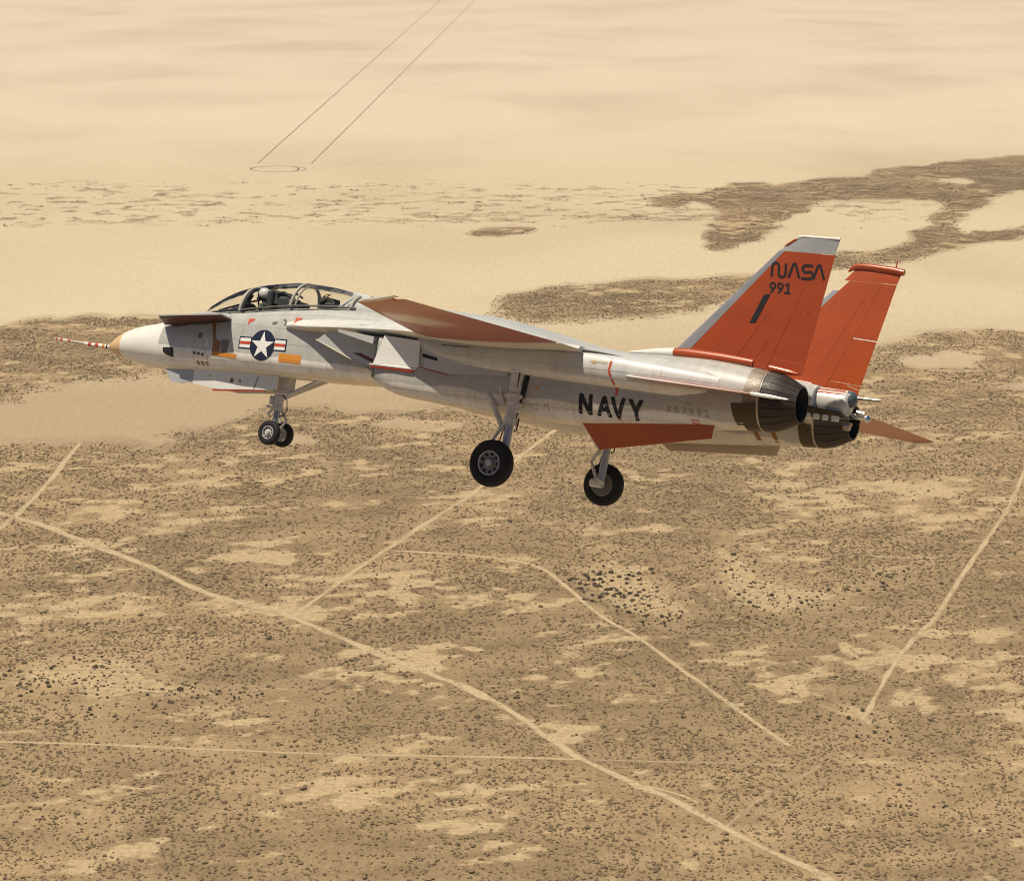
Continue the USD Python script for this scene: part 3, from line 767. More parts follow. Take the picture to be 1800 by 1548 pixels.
# spine behind the canopy
sp = [sring(x, 0, w, zt, zw, zb, 2.1, 2.1, 40) for x, w, zt, zw, zb in ((6.95, .43, 1.715, 1.35, 1.0), (7.6, .46, 1.70, 1.3, .9), (8.5, .58, 1.66, 1.2, .8), (9.5, .78, 1.61, 1.1, .7), (10.5, .98, 1.565, 1.0, .6), (11.3, 1.1, 1.47, .95, .6), (12.2, 1.2, 1.31, .9, .55), (13.0, 1.25, 1.16, .86, .5), (14.2, 1.2, 1.03, .82, .45), (15.5, 1.0, .98, .75, .4), (16.8, .72, .93, .66, .32), (17.5, .55, .88, .6, .30), (17.75, .42, .84, .57, .32))]
SPINE_M = loft(sp)
spine = part('spine', SPINE_M, 'upper_grey', JET)

# wing gloves: thin swept plates each side
def glove(sg):
    rows = [(5.55, .30, .78, .865, 1.02, .80), (6.2, .30, .98, .868, 1.10, .79), (7.0, .3, 1.31, .872, 1.14, .79), (8.0, .3, 1.74, .87, 1.17, .78), (8.7, .3, 2.05, .865, 1.18, .77), (9.2, .3, 2.35, .85, 1.17, .76), (9.74, .3, 2.66, .83, 1.16, .74), (10.2, .3, 2.74, .82, 1.14, .72), (10.8, .3, 2.82, .82, 1.12, .70), (11.6, .3, 2.88, .83, 1.10, .70), (12.6, .3, 2.85, .84, 1.05, .72), (13.2, .3, 2.7, .85, 1.0, .74), (13.7, .3, 2.45, .85, .96, .76)]
    R = []
    for x, yi, ye, ze, zu, zl in rows:
        w = ye - .62
        th = .012 + .05 * min(1, max(0, (x - 8) / 2.5))
        R.append([(x, yi, zu + .06), (x, .62, zu), (x, .62 + w * .35, zu - (zu - ze) * .42), (x, .62 + w * .72, ze + (zu - ze) * .24 + th * .4), (x, ye - .05, ze + th), (x, ye, ze), (x, ye - .05, ze - th * .8), (x, .62 + w * .7, ze - .05 - th * .4), (x, .62, zl), (x, yi, zl - .05)])
    R = np.array(R, float)
    R[:, :, 1] *= sg
    m = loft(R)
    if m.volume < 0: m.invert()
    return m
GLOVE_L = glove(-1)
GLOVE = {-1: GLOVE_L, 1: glove(1)}

# upper nacelle beams that carry wing pivot and tailplane
def beam(sg):
    rows = [(9.9, 2.18, .84, .66, .52), (10.6, 2.24, .87, .60, .36), (11.6, 2.34, .87, .56, .30), (12.8, 2.40, .87, .55, .27), (14.0, 2.38, .84, .52, .24), (15.2, 2.28, .78, .48, .20), (16.2, 2.12, .72, .45, .18), (16.9, 1.95, .66, .42, .19), (17.25, 1.80, .60, .42, .26)]
    R = []
    for x, yb, zt, zm, zl in rows:
        R.append([(x, 1.2, zt + .16), (x, yb - .42, zt + .10), (x, yb - .14, zt), (x, yb - .02, (zt + zm) / 2 + .04), (x, yb + .01, zm), (x, yb - .02, (zm + zl) / 2), (x, yb - .12, zl), (x, yb - .36, zl - .04), (x, 1.2, zl - .04)])
    R = np.array(R, float); R[:, :, 1] *= sg
    m = loft(R)
    if m.volume < 0: m.invert()
    return m
BEAM = {s: beam(s) for s in (-1, 1)}

# engine nacelles
NX = [8.50, 8.8, 9.15, 10, 11, 12, 12.7, 13.7, 14.8, 16.0, 16.6, 17.3]
n_yc = P(NX, [1.66, 1.66, 1.65, 1.62, 1.58, 1.55, 1.53, 1.52, 1.51, 1.50, 1.50, 1.50])
n_w = P(NX, [.50, .52, .54, .55, .56, .57, .575, .58, .58, .58, .575, .56])
n_zt = P(NX, [.74, .76, .78, .80, .82, .84, .86, .90, .97, 1.0, .96, .875])
n_zb = P(NX, [-.22, -.31, -.40, -.465, -.53, -.575, -.575, -.55, -.465, -.36, -.30, -.245])
n_e = P(NX, [5, 5, 4.6, 4, 3.6, 3.2, 3.0, 2.7, 2.4, 2.1, 2, 2])
def nacelle(sg, x0=8.5, x1=17.3, n=60, grow=0.0):
    R = []
    for x in np.linspace(x0, x1, n):
        zt, zb = float(n_zt(x)), float(n_zb(x))
        r = sring(x, sg * float(n_yc(x)), float(n_w(x)), zt, (zt + zb) / 2, zb, float(n_e(x)), float(n_e(x)), 56)
        r[:, 0] += .45 * np.clip((np.abs(r[:, 1]) - 1.16) / 1.0, 0, 1) * max(0, 1 - (x - 8.5) / 2.2)
        r[:, 1:] = (r[:, 1:] - r[:, 1:].mean(0)) * (1 + grow) + r[:, 1:].mean(0)
        R.append(r)
    return loft(R)
NAC, SK = {}, {}
for sg in (-1, 1):
    g = part('wing_glove', GLOVE[sg], 'glove_paint', JET, 30)
    NAC[sg] = nacelle(sg)
    nac = part('engine_nacelle', NAC[sg], 'nacelle_paint', JET, 40)
    part('nacelle_beam', BEAM[sg], 'beam_paint', nac, 50)
    # open mouth of the intake, raked forward at the top
    yi, yo = sg * 1.17, sg * 2.15
    def q(y0, y1, poly): return plate(poly, min(y0, y1), max(y0, y1))
    part('intake_splitter', q(sg * 1.15, sg * 1.18, [(6.74, .60), (8.20, .09), (8.40, .05), (8.55, .05), (8.55, .78), (7.0, .80)]), 'upper_grey', nac)
    part('intake_edge', tube([(6.72, sg * 1.19, .595), (8.20, sg * 1.19, .085), (8.44, sg * 1.2, .02)], .013, 8), 'line_tan', nac)
    part('intake_ramp', q(sg * 1.16, sg * 2.12, [(7.9, .72), (8.8, .55), (8.8, .70), (7.9, .78)]), 'upper_grey', nac)
    part('intake_mouth', hull([(8.52, sg * 1.2, -.12), (8.52, sg * 1.2, .62), (8.50, sg * 1.2, -.12), (8.50, sg * 1.2, .62), (8.90, sg * 2.1, -.12), (8.90, sg * 2.1, .62), (8.86, sg * 2.1, -.12), (8.86, sg * 2.1, .62)]), 'duct_dark', nac)
    part('intake_stripe', q(sg * 1.18, sg * 1.19, [(7.7, .40), (8.42, .18), (8.42, .26), (7.9, .41)]), 'dark_red', nac)
    SK[sg] = nacelle(sg, 17.02, 17.305, 8, .012)
    low = SK[sg].triangles_center[:, 2] < .17
    for mask, mt in ((~low, 'scorched_metal'), (low, 'heat_panel')):
        sk = SK[sg].copy(); sk.update_faces(mask); sk.remove_unreferenced_vertices()
        part('tail_skirt', sk, mt, nac, 40)

# wings, swept forward, seen from below
for sg in (-1, 1):
    rle, rte = (10.2, sg * 2.7, .80), (13.6, sg * 2.7, .865)
    tle, tte = (13.38, sg * 9.62, .525), (14.15, sg * 9.62, .655)
    N = (0, 0, 1)
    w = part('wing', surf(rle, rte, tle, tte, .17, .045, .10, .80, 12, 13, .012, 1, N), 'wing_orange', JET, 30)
    part('slat', surf(rle, rte, tle, tte, .17, .045, 0, .098, 12, 9, .03, 1, N), 'orange_paint', w, 30)
    for s0, s1 in ((.03, .36), (.363, .68), (.683, .97)):
        part('flap', surf(rle, rte, tle, tte, .17, .045, .803, 1, 6, 6, s0, s1, N), 'orange_paint', w, 30)
    tl = surf((13.40, sg * 9.625, .53), (14.16, sg * 9.625, .66), (13.62, sg * 9.77, .56), (14.16, sg * 9.77, .665), .05, .03, 0, 1, 5, 9, 0, 1, N)
    part('wing_tip', tl, 'white_paint', w, 40)
    # seal and fairing between glove and wing
    part('wing_seal', surf((10.35, sg * 2.55, .79), (13.75, sg * 2.35, .835), (10.75, sg * 2.88, .775), (13.75, sg * 3.30, .83), .21, .15, 0, 1, 4, 11, 0, 1, N), 'white_paint', w, 30)

# upper aft fairing over the wing
def overwing(sg):
    rows = [(12.6, .9, 2.35, 1.10, .92), (13.3, .9, 2.38, 1.02, .88), (14.0, .9, 2.3, .98, .85), (14.6, .9, 2.2, .95, .80), (15.1, .9, 2.05, .93, .76)]
    R = np.array([[(x, a, zu), (x, (a + b) / 2, zu - .01), (x, b - .12, ze + .03), (x, b, ze), (x, b - .1, ze - .04), (x, a, ze - .08)] for x, a, b, zu, ze in rows])
    R[:, :, 1] *= sg
    m = loft(R)
    if m.volume < 0: m.invert()
    return m
for sg in (-1, 1):
    part('wing_root_fairing', overwing(sg), 'upper_grey', JET, 30)

# exhaust nozzles
for sg in (-1, 1):
    yc, zc = sg * 1.5, .315
    nz = part('exhaust_nozzle', revolve_x([(17.29, .50), (17.29, .562), (17.31, .572), (17.34, .572), (17.35, .55), (17.355, .5)], yc, zc, 48), 'bare_metal', JET, 40)
    prof = [(17.35, .566), (17.46, .557), (17.6, .525), (17.74, .465), (17.88, .39), (17.98, .345)]
    for k in range(20):
        t0, t1 = (k + .04) * 2 * np.pi / 20, (k + .96) * 2 * np.pi / 20
        R = []
        for x, r in prof:
            o = [(x, yc + r * np.cos(t), zc + r * np.sin(t)) for t in (t0, (t0 + t1) / 2, t1)]
            o[1] = (x, yc + (r + .007) * np.cos((t0 + t1) / 2), zc + (r + .007) * np.sin((t0 + t1) / 2))
            R.append(o + [(x, yc + (r - .03) * np.cos(t), zc + (r - .03) * np.sin(t)) for t in (t1, (t0 + t1) / 2, t0)])
        part('nozzle_petal', loft(R), 'nozzle_metal', nz, 20)
    part('nozzle_inner', revolve_x([(17.34, .53), (17.46, .522), (17.6, .49), (17.74, .43), (17.88, .355), (17.96, .316), (17.94, .314), (17.7, .34), (17.45, .40), (17.1, .38), (17.05, 0.01)], yc, zc, 40), 'duct_dark', nz, 40)

# tail fins
for sg in (-1, 1):
    dz = 0 if sg < 0 else .09
    rle, rte = np.array((15.27, sg * 1.58, 1.05)), np.array((17.93, sg * 1.58, .84))
    tle, tte = np.array((17.23, sg * 1.83, 3.10 + dz)), np.array((18.335, sg * 1.83, 3.09 + dz))
    N = np.array((0, 1, 0.1))
    fin = part('tail_fin', surf(rle, rte, tle, tte, .10, .05, .102, .735, 6, 11, 0, 1, N), 'orange_paint', JET, 30)
    part('leading_edge', surf(rle, rte, tle, tte, .10, .05, 0, .10, 6, 7, .02, 1 if sg < 0 else .9, N), 'edge_grey', fin, 30)
    rud = part('rudder', surf(rle, rte, tle, tte, .10, .05, .738, 1, 6, 6, .10, .998, N), 'orange_paint', fin, 30)
    part('fin_foot', surf(rle, rte, tle, tte, .10, .05, .738, 1, 2, 6, 0, .095, N), 'orange_paint', fin, 30)
    if sg < 0:
        part('fin_cap', surf(tle + (0, 0, .004), tte + (0, 0, .004), (17.60, -1.855, 3.38), (18.395, -1.855, 3.375), .05, .03, 0, 1, 4, 13, 0, 1, N), 'cap_grey', fin, 30)
        part('cap_light', surf((17.30, -1.838, 3.19), (17.52, -1.838, 3.27), (17.50, -1.85, 3.335), (17.62, -1.85, 3.335), .06, .05, 0, 1, 2, 7, 0, 1, N), 'orange_paint', fin, 30)
        part('cap_top', tube([(17.58, -1.856, 3.375), (17.7, -1.856, 3.39), (18.39, -1.856, 3.385)], .022, 8), 'white_paint', fin)
    else:
        part('fin_cap', surf(tle + (0, 0, .004), tte + (0, 0, .004), (17.42, 1.86, 3.44), (18.40, 1.86, 3.44), .05, .04, 0, 1, 4, 13, 0, 1, N), 'orange_paint', fin, 30)
        part('cap_pod', tube([(17.28, 1.86, 3.38), (17.36, 1.86, 3.46), (17.48, 1.86, 3.50), (17.75, 1.86, 3.50), (18.2, 1.86, 3.47), (18.44, 1.86, 3.44)], [.02, .05, .065, .07, .07, .065], 14), 'orange_paint', fin, 60)
        part('cap_aerial', tube([(18.25, 1.86, 3.5), (18.27, 1.86, 3.66)], .014, 6), 'orange_paint', fin)
        part('fin_strap', surf(rle, rte, tle, tte, .108, .058, .74, 1, 2, 6, .49, .497, N), 'marking_white', fin, 30)
    pod = part('fin_root_fairing', tube([(15.32, sg * 1.6, 1.035), (15.6, sg * 1.6, 1.04), (16.3, sg * 1.6, 1.025), (16.95, sg * 1.6, .995)], [.10, .115, .10, .07], 18), 'orange_paint', fin, 60)
    part('fairing_nose', tube([(14.35, sg * 1.6, .97), (14.7, sg * 1.6, .99), (15.0, sg * 1.6, 1.015), (15.33, sg * 1.6, 1.036)], [.015, .055, .085, .10], 18), 'white_paint', fin, 60)
    part('fin_root_fairing', tube([(17.28, sg * 1.6, .93), (17.7, sg * 1.6, .885), (17.86, sg * 1.6, .87)], [.06, .05, .02], 14), 'orange_paint', fin, 60)

# tailplanes
for sg in (-1, 1):
    if sg < 0:
        rle, rte, tle, tte = (14.42, -2.12, .46), (17.95, -2.0, .36), (18.36, -4.93, .14), (19.03, -4.93, .108)
    else:
        rle, rte, tle, tte = (14.42, 2.12, .46), (17.95, 2.0, .55), (18.15, 4.93, .30), (18.6, 4.93, .37)
    st = part('tailplane', surf(rle, rte, tle, tte, .085, .02, .045, 1, 6, 11, 0, 1, (0, 0, 1)), 'orange_paint', JET, 30)
    part('leading_edge', surf(rle, rte, tle, tte, .088, .022, 0, .043, 6, 7, 0, 1, (0, 0, 1)), 'white_paint', st, 30)
    part('tailplane_tip', tube([tle, (np.array(tle) * .5 + np.array(tte) * .5), tte], [.03, .035, .012], 8), 'white_paint', st)
    # ventral fins
    rle, rte, tle, tte = (13.62, sg * 1.80, -.46), (16.42, sg * 1.76, -.26), (14.04, sg * 1.60, -.985 if sg < 0 else -.68), (16.38, sg * 1.70, -.51)
    part('ventral_fin', surf(rle, rte, tle, tte, .05, .03, 0, 1, 4, 9, 0, 1, (0, 1, -.1)), 'orange_paint' if sg < 0 else 'ventral_grey', JET, 30)

# spin-chute can between the nozzles and its fittings
TAIL_M = tube([(16.6, 0, .58), (17.4, 0, .56), (18.30, 0, .55), (18.38, 0, .55)], [.30, .28, .26, .20], 28)
can = part('chute_canister', TAIL_M, 'can_metal', JET, 60)
decal('canister_patch', sbox(17.75, .70, 18.3, .80), [TAIL_M], 'orange_paint', can, .004)
_cp = trimesh.creation.icosphere(subdivisions=3, radius=1.0); _cp.vertices *= (.14, .165, .165); _cp.apply_translation((18.36, 0, .645))
part('canister_cap', _cp, 'dome_blue', can, 60)
part('canister_fairing', hull([(16.7, -.5, .5), (16.7, .5, .5), (18.3, -.3, .36), (18.3, .3, .36), (16.7, -.45, .24), (16.7, .45, .24), (18.34, -.22, .27), (18.34, .22, .27)]), 'heat_panel', can)  # coloured dark to stand for the shaded gap below the canister
for k in range(4):
    part('canister_fitting', bx(17.62 + .17 * k, 17.72 + .17 * k + .04 * (k == 3), -.36 + .03 * k, -.28 + .03 * k, .18, .29, .012), 'marking_white', can)
part('canister_clamp', bx(17.58, 17.66, -.38, -.30, .28, .52, .01), 'marking_orange', can)
part('tail_pipe', [tube([(18.2, .18, .70), (18.9, .18, .70)], .03, 10)], 'bare_metal', can)
part('tail_pipe', [tube([(18.4, .10, .34), (18.72, .08, .33)], .05, 10), tube([(18.70, .08, .33), (18.76, .08, .28)], [.075, .06], 12), tube([(18.5, .05, .42), (18.66, .05, .40)], .045, 10)], 'chrome', can)
part('tail_fitting', [hull([(18.3, -.1, .2), (18.45, -.1, .2), (18.3, .1, .2), (18.45, .1, .2), (18.32, -.06, .05), (18.42, -.06, .05), (18.32, .06, .05), (18.42, .06, .05)]), trimesh.creation.icosphere(subdivisions=2, radius=.06).apply_translation((18.38, -.1, .12))], 'bare_metal', can)
part('tail_aerial', tube([(18.15, .3, .93), (18.62, .34, .80)], .008, 6), 'line_tan', can)

# nose boom
def ringed(x0, x1, r0, r1): return revolve_x([(x0, r0), (x1, r1)], 0, 0, 14)
boom = part('nose_boom', tube([(.03, 0, 0.005), (-.55, 0, .012), (-1.1, 0, .03), (-1.62, 0, .05), (-1.74, 0, .055)], [.055, .042, .03, .024, .008], 14), 'marking_white', JET, 50)
def band(x0, x1):
    f = lambda x: (np.interp(-x, [-.03, .55, 1.1, 1.62], [.0575, .0445, .0325, .0265]), np.interp(-x, [-.03, .55, 1.1, 1.62], [.005, .012, .03, .05]))
    return tube([(x0, 0, f(x0)[1]), (x1, 0, f(x1)[1])], [f(x0)[0], f(x1)[0]], 14)
for x0, x1, m in ((-.01, -.05, 'black_paint'), (-.10, -.17, 'marking_orange'), (-.30, -.40, 'marking_red'), (-.52, -.62, 'marking_red'), (-.74, -1.16, 'line_tan'), (-1.18, -1.28, 'marking_red'), (-1.44, -1.52, 'marking_red'), (-1.6, -1.66, 'marking_red')):
    part('boom_band', band(x0, x1), m, boom, 50)

# canards each side of the nose
for sg in (-1, 1):
    pts = [(1.98, -.55, .665), (2.27, -1.12, .765), (2.7, -1.17, .80), (4.06, -1.17, .935), (3.90, -.5, .90), (3.2, -.5, .82), (2.3, -.5, .70)]
    top = np.array(pts) + (0, 0, .016); bot = np.array(pts) - (0, 0, .012)
    R = np.array([bot, top])
    if sg > 0: R[:, :, 1] *= -1
    m = loft(R)
    if m.volume < 0: m.invert()
    cn = part('canard', m, 'grey_paint', JET, False)
    c0 = np.array(pts).mean(0)
    R2 = np.array([c0 + (np.array(pts) - c0) * (.93, .90, 1) - (0, 0, .05), c0 + (np.array(pts) - c0) * (.985, .97, 1) - (0, 0, .0125)])
    if sg > 0: R2[:, :, 1] *= -1
    m2 = loft(R2)
    if m2.volume < 0: m2.invert()
    part('canard_underside', m2, 'canard_brown', cn, False)
    hg = hull(np.array([(2.15, -.5 , .66), (2.15, -.62, .70), (3.9, -.45, .86), (3.9, -.62, .90), (2.3, -.55, .60), (3.8, -.60, .76)]) * (1, -sg, 1))
    part('canard_hinge', hg, 'cockpit_dark', cn)

# nose gear and its doors
zn = -1.494
nd = part('nose_gear_door', plate([(2.12, -.36), (2.30, -.63), (2.62, -.655), (2.75, -.62), (3.0, -.60), (3.0, -.30), (2.6, -.33)], -.375, -.345), 'grey_paint', JET)
nd2 = part('nose_gear_door', plate([(2.96, -.29), (2.96, -.62), (3.70, -.685), (4.98, -.57), (5.30, -.53), (5.30, -.24), (4.2, -.25)], -.40, -.365), 'door_white', JET)
part('door_edge', plate([(3.55, -.690), (4.98, -.575), (4.98, -.605), (3.55, -.735)], -.398, -.362), 'edge_red', nd2)
for x, z, r, m in ((4.05, -.45, .055, 'marking_brown'), (4.28, -.44, .03, 'line_dark'), (3.42, -.40, .02, 'line_dark')):
    part('door_fastener', revolve_y([(r, -.404), (.002, -.4045)], x, 0, z, 14), m, nd2, False)
part('door_seam', plate([(4.76, -.28), (4.78, -.28), (4.70, -.585), (4.68, -.585)], -.404, -.4005), 'line_dark', nd2)
nd3 = part('nose_gear_door', plate([(2.96, -.29), (2.96, -.62), (3.70, -.685), (4.98, -.57), (5.2, -.53), (5.2, -.24), (4.2, -.25)], .365, .40), 'door_white', JET)
ng = part('nose_gear', [tube([(5.20, 0, -.2), (5.14, 0, -.55), (5.12, 0, -.95)], [.13, .125, .11], 16), bx(5.02, 5.42, -.16, .16, -.62, -.2, .03)], 'gear_metal', JET)
part('nose_oleo', tube([(5.12, 0, -.9), (5.11, 0, -1.45)], .062, 14), 'oleo', ng)
part('nose_axle', [tube([(5.19, -.36, zn), (5.19, .36, zn)], .045, 12), tube([(5.11, 0, -1.42), (5.19, 0, zn)], [.07, .06], 10)], 'gear_metal', ng)
part('torque_link', [tube([(5.22, 0, -.93), (5.42, 0, -1.18), (5.22, 0, -1.44)], [.035, .03, .035], 8), tube([(5.2, -.05, -.95), (5.3, -.05, -1.25)], .02, 6)], 'gear_metal', ng)
part('drag_brace', [tube([(6.36, .12, -.14), (5.22, .02, -.68)], [.05, .055], 10), tube([(6.36, -.12, -.14), (5.22, -.02, -.68)], [.045, .05], 10)], 'gear_metal', ng)
part('gear_collar', [tube([(5.12, 0, -.88), (5.12, 0, -.98)], .145, 16), tube([(5.0, -.12, -.9), (4.92, -.14, -.92)], .03, 8), bx(4.96, 5.06, -.14, .1, -.86, -.66, .02)], 'gear_metal', ng)
part('brake_hose', tube([(5.26, -.08, -.62), (5.42, -.1, -.72), (5.46, -.1, -.95), (5.36, -.08, -1.08), (5.25, -.06, -1.1)], .013, 6), 'black_paint', ng)
part('launch_bar', [tube([(5.05, -.1, -.98), (4.96, -.1, -1.08)], .03, 8), tube([(5.05, .1, -.98), (4.96, .1, -1.08)], .03, 8)], 'gear_metal', ng)

def wheel(parent, x, y, z, R, w, sg, rim_mat='wheel_rim'):
    """tyre, rim and hub; the outer face looks to sg*y"""
    h = w / 2
    pr = [(R * .56, -h * .7), (R * .60, -h * .92), (R * .78, -h), (R * .92, -h * .82), (R * .985, -h * .45), (R, 0), (R * .985, h * .45), (R * .92, h * .82), (R * .78, h), (R * .60, h * .92), (R * .56, h * .7)]
    def rv(pr, k=44):
        m = revolve_y(pr, x, y, z, k)
        c = m.triangles_center - np.array([x, y, z])
        if (m.face_normals * c)[:, [0, 2]].sum() < 0: m.invert()
        return m
    ty = part('tyre', rv(pr), 'tyre_rubber', parent, 50)
    f = sg * h
    rim = part('wheel_rim', rv([(R * .545, f * .72), (R * .53, f * .86), (R * .485, f * .84), (R * .47, f * .62), (R * .30, f * .52), (R * .22, f * .60), (R * .20, f * .84), (R * .10, f * .90), (R * .09, f * 1.0), (.001, f * 1.0)]), rim_mat, parent, 30)
    part('wheel_rim', rv([(R * .57, -f * .72), (R * .50, -f * .8), (R * .3, -f * .5), (.001, -f * .5)]), rim_mat, parent, 30)
    ho = []
    for k in range(9):
        a = k * 2 * np.pi / 9
        c = np.array([x + R * .385 * np.cos(a), y + f * .60, z + R * .385 * np.sin(a)])
        d = trimesh.creation.cylinder(R * .075, abs(f) * .12, sections=12)
        d.apply_transform(trimesh.transformations.rotation_matrix(np.pi / 2, [1, 0, 0])); d.apply_translation(c)
        ho.append(d)
    data(part('rim_holes', ho, 'black_paint', parent), kind='stuff')
    part('rim_ring', rv([(R * .47, f * .70), (R * .475, f * .87), (R * .505, f * .88), (R * .51, f * .70)]), 'pale_rim', parent, 30)
    part('hub_cap', rv([(R * .13, f * .84), (R * .12, f * 1.0), (R * .05, f * 1.04), (.001, f * 1.04)]), 'pale_rim', parent, 30)
for sg in (-1, 1):
    wheel(ng, 5.19, sg * .252, zn, .28, .168, sg, 'pale_rim')

# main gear
for sg in (-1, 1):
    xm, zm = 12.21, -1.555
    ys = sg * 2.20
    mg = part('main_gear', [tube([(12.30, sg * 2.12, .55), (12.30, sg * 2.16, .1), (12.32, sg * 2.19, -.35), (12.32, ys, -.72)], [.14, .135, .125, .12], 18), bx(12.2, 12.42, min(sg * 2.05, sg * 2.3), max(sg * 2.05, sg * 2.3), .28, .42, .03)], 'gear_metal', JET)
    part('gear_collar', [tube([(12.31, sg * 2.18, -.14), (12.31, sg * 2.18, -.24)], .16, 16), tube([(12.32, ys, -.62), (12.32, ys, -.76)], .145, 16), tube([(12.1, sg * 2.2, -.18), (12.5, sg * 2.2, -.18)], .035, 8), bx(12.34, 12.5, min(sg * 2.12, sg * 2.28), max(sg * 2.12, sg * 2.28), -.5, -.3, .03)], 'gear_metal', mg)
    part('main_oleo', tube([(12.31, ys, -.7), (12.28, ys, -1.5)], .083, 16), 'oleo', mg)
    part('main_axle', [tube([(12.28, ys, -1.45), (xm, ys, zm)], [.11, .1], 12), tube([(xm, ys - sg * .03, zm), (xm, sg * 2.5, zm)], .07, 12), bx(12.02, 12.34, min(ys - .07, ys + .07), max(ys - .07, ys + .07), -1.64, -1.46, .04)], 'gear_metal', mg)
    part('torque_link', [tube([(12.2, ys, -.72), (11.98, ys, -1.1), (12.16, ys, -1.46)], [.045, .035, .045], 8)], 'gear_metal', mg)
    part('drag_brace', [tube([(11.30, sg * 2.0, .22), (11.75, sg * 2.1, -.28), (12.12, sg * 2.18, -.78)], [.055, .06, .055], 10), tube([(11.85, sg * 2.08, .1), (12.1, sg * 2.15, -.4)], .03, 8)], 'gear_metal', mg)
    part('side_rod', [tube([(12.52, sg * 2.1, .42), (12.47, sg * 2.16, -.2)], .045, 10), tube([(12.47, sg * 2.16, -.2), (12.43, sg * 2.2, -.6)], .022, 8), tube([(12.40, sg * 2.25, .35), (12.36, sg * 2.27, -.6), (12.2, sg * 2.24, -.9), (12.12, sg * 2.26, -1.35)], .013, 6), tube([(12.5, sg * 2.2, -.6), (12.48, sg * 2.2, -.85), (12.42, sg * 2.2, -.86)], .014, 6)], 'black_paint', mg)
    wheel(mg, xm, sg * 2.5, zm, .465, .285, sg)
    # doors: panels hanging below the glove beside the wheel well
    yd = sg * 2.19
    def q(d0, d1, poly): return plate(poly, min(yd + sg * d0, yd + sg * d1), max(yd + sg * d0, yd + sg * d1))
    dr = part('main_gear_door', q(0, .03, [(9.12, .74), (8.94, .15), (9.98, .15), (10.03, .19), (9.98, .70)]), 'door_white', JET)
    part('door_lip', hull([(8.86, yd, .145), (8.86, yd + sg * .06, .13), (9.98, yd, .165), (9.94, yd + sg * .06, .12), (8.88, yd, .105), (9.95, yd, .10), (8.88, yd + sg * .05, .105), (9.92, yd + sg * .05, .10)]), 'door_white', dr)
    part('door_edge', hull([(8.87, yd, .10), (8.87, yd + sg * .05, .10), (9.92, yd, .095), (9.92, yd + sg * .05, .095), (8.9, yd, .06), (8.9, yd + sg * .04, .06), (9.9, yd, .05), (9.9, yd + sg * .04, .05)]), 'edge_red', dr)
    dr2 = part('main_gear_door', q(-.05, -.02, [(10.0, .74), (10.03, .19), (10.72, .10), (12.08, .20), (12.02, .78)]), 'upper_grey', JET)
    part('door_edge', q(-.055, -.015, [(10.03, .19), (10.72, .10), (10.72, .075), (10.66, .085), (10.05, .165)]), 'edge_red', dr2)
    part('door_vent', q(-.02, -.012, [(10.06, .46), (10.42, .40), (10.42, .34), (10.06, .39)]), 'black_paint', dr2)
    part('door_vent', q(-.02, -.012, [(10.04, .64), (10.6, .60), (10.6, .56), (10.04, .59)]), 'duct_dark', dr2)  # dark strip painted as the deep shade line between glove and beam

# ------------------------------------------------------------------ markings on the skin
body = [FUS_M]
def poly_star(cx, cz, R, r=.382):
    return Polygon([(cx + (R if k % 2 == 0 else R * r) * math.sin(k * math.pi / 5), cz + (R if k % 2 == 0 else R * r) * math.cos(k * math.pi / 5)) for k in range(10)])
SX, SZ = 5.0, .385
for sg in (-1, 1):
    ro = lambda g: affinity.rotate(g, 1.5, origin=(SX, SZ))
    ring = Point(SX, SZ).buffer(.345, 48)
    bar = sbox(SX - .66, SZ - .11, SX + .66, SZ + .165)
    decal('national_star', ro(unary_union([ring, bar])), body, 'navy_blue', fuselage, .004, sg)
    decal('star_shape', ro(poly_star(SX, SZ - .01, .325)), body, 'marking_white', fuselage, .010, sg)
    for a in (-1, 1):
        b = sbox(min(SX + a * .63, SX + a * .335), SZ - .08, max(SX + a * .63, SX + a * .335), SZ + .135)
        decal('star_bar', ro(b), body, 'marking_white', fuselage, .008, sg)
        decal('star_bar_stripe', ro(sbox(b.bounds[0], SZ - .005, b.bounds[2], SZ + .06)), body, 'marking_red', fuselage, .012, sg)
for x, z in ((4.52, 0), (5.80, .12)):
    decal('rescue_arrow', Polygon([(x - .09, z + .955), (x + .11, z + .965), (x + .055, z + .90), (x, z + .885), (x - .055, z + .80), (x - .07, z + .88)]), [FUS_M, GLOVE_L], 'marking_red', fuselage)
decal('step_mark', Polygon([(5.14, .93), (5.27, .95), (5.24, .87), (5.13, .87)]), body, 'line_dark', fuselage)
decal('step_mark', line([(5.40, 1.0), (5.48, .99), (5.50, .93), (5.48, .87)], .035), [FUS_M, GLOVE_L], 'line_dark', fuselage)
decal('data_panel', sbox(5.50, .06, 6.10, .25), body, 'marking_orange', fuselage)
decal('warning_stripe', sbox(3.64, .03, 4.32, .125), body, 'marking_orange', fuselage)
decal('warning_stripe', Polygon([(3.42, .80), (3.52, .80), (3.68, .40), (3.82, .38), (3.82, .04), (3.62, .04), (3.6, .36)]), body, 'marking_brown', fuselage)
decal('access_panel', Polygon([(3.84, .42), (4.06, .42), (4.04, .12), (3.86, .12)]), body, 'marking_dim', fuselage)
decal('gun_port', Polygon([(2.12, .10), (2.42, .12), (2.46, .02), (2.44, -.10), (2.22, -.05), (2.13, .0)]), body, 'black_paint', fuselage)
decal('port_marking', sbox(3.14, .40, 3.24, .52), body, 'line_dark', fuselage)
for k in range(3):
    decal('vent_louvre', sbox(3.06 + .12 * k, .02 - .01 * k, 3.14 + .12 * k, .085 - .01 * k), body, 'line_dark', fuselage)
    decal('vent_louvre', sbox(3.12 + .13 * k, -.20, 3.21 + .13 * k, -.12), body, 'marking_brown', fuselage)
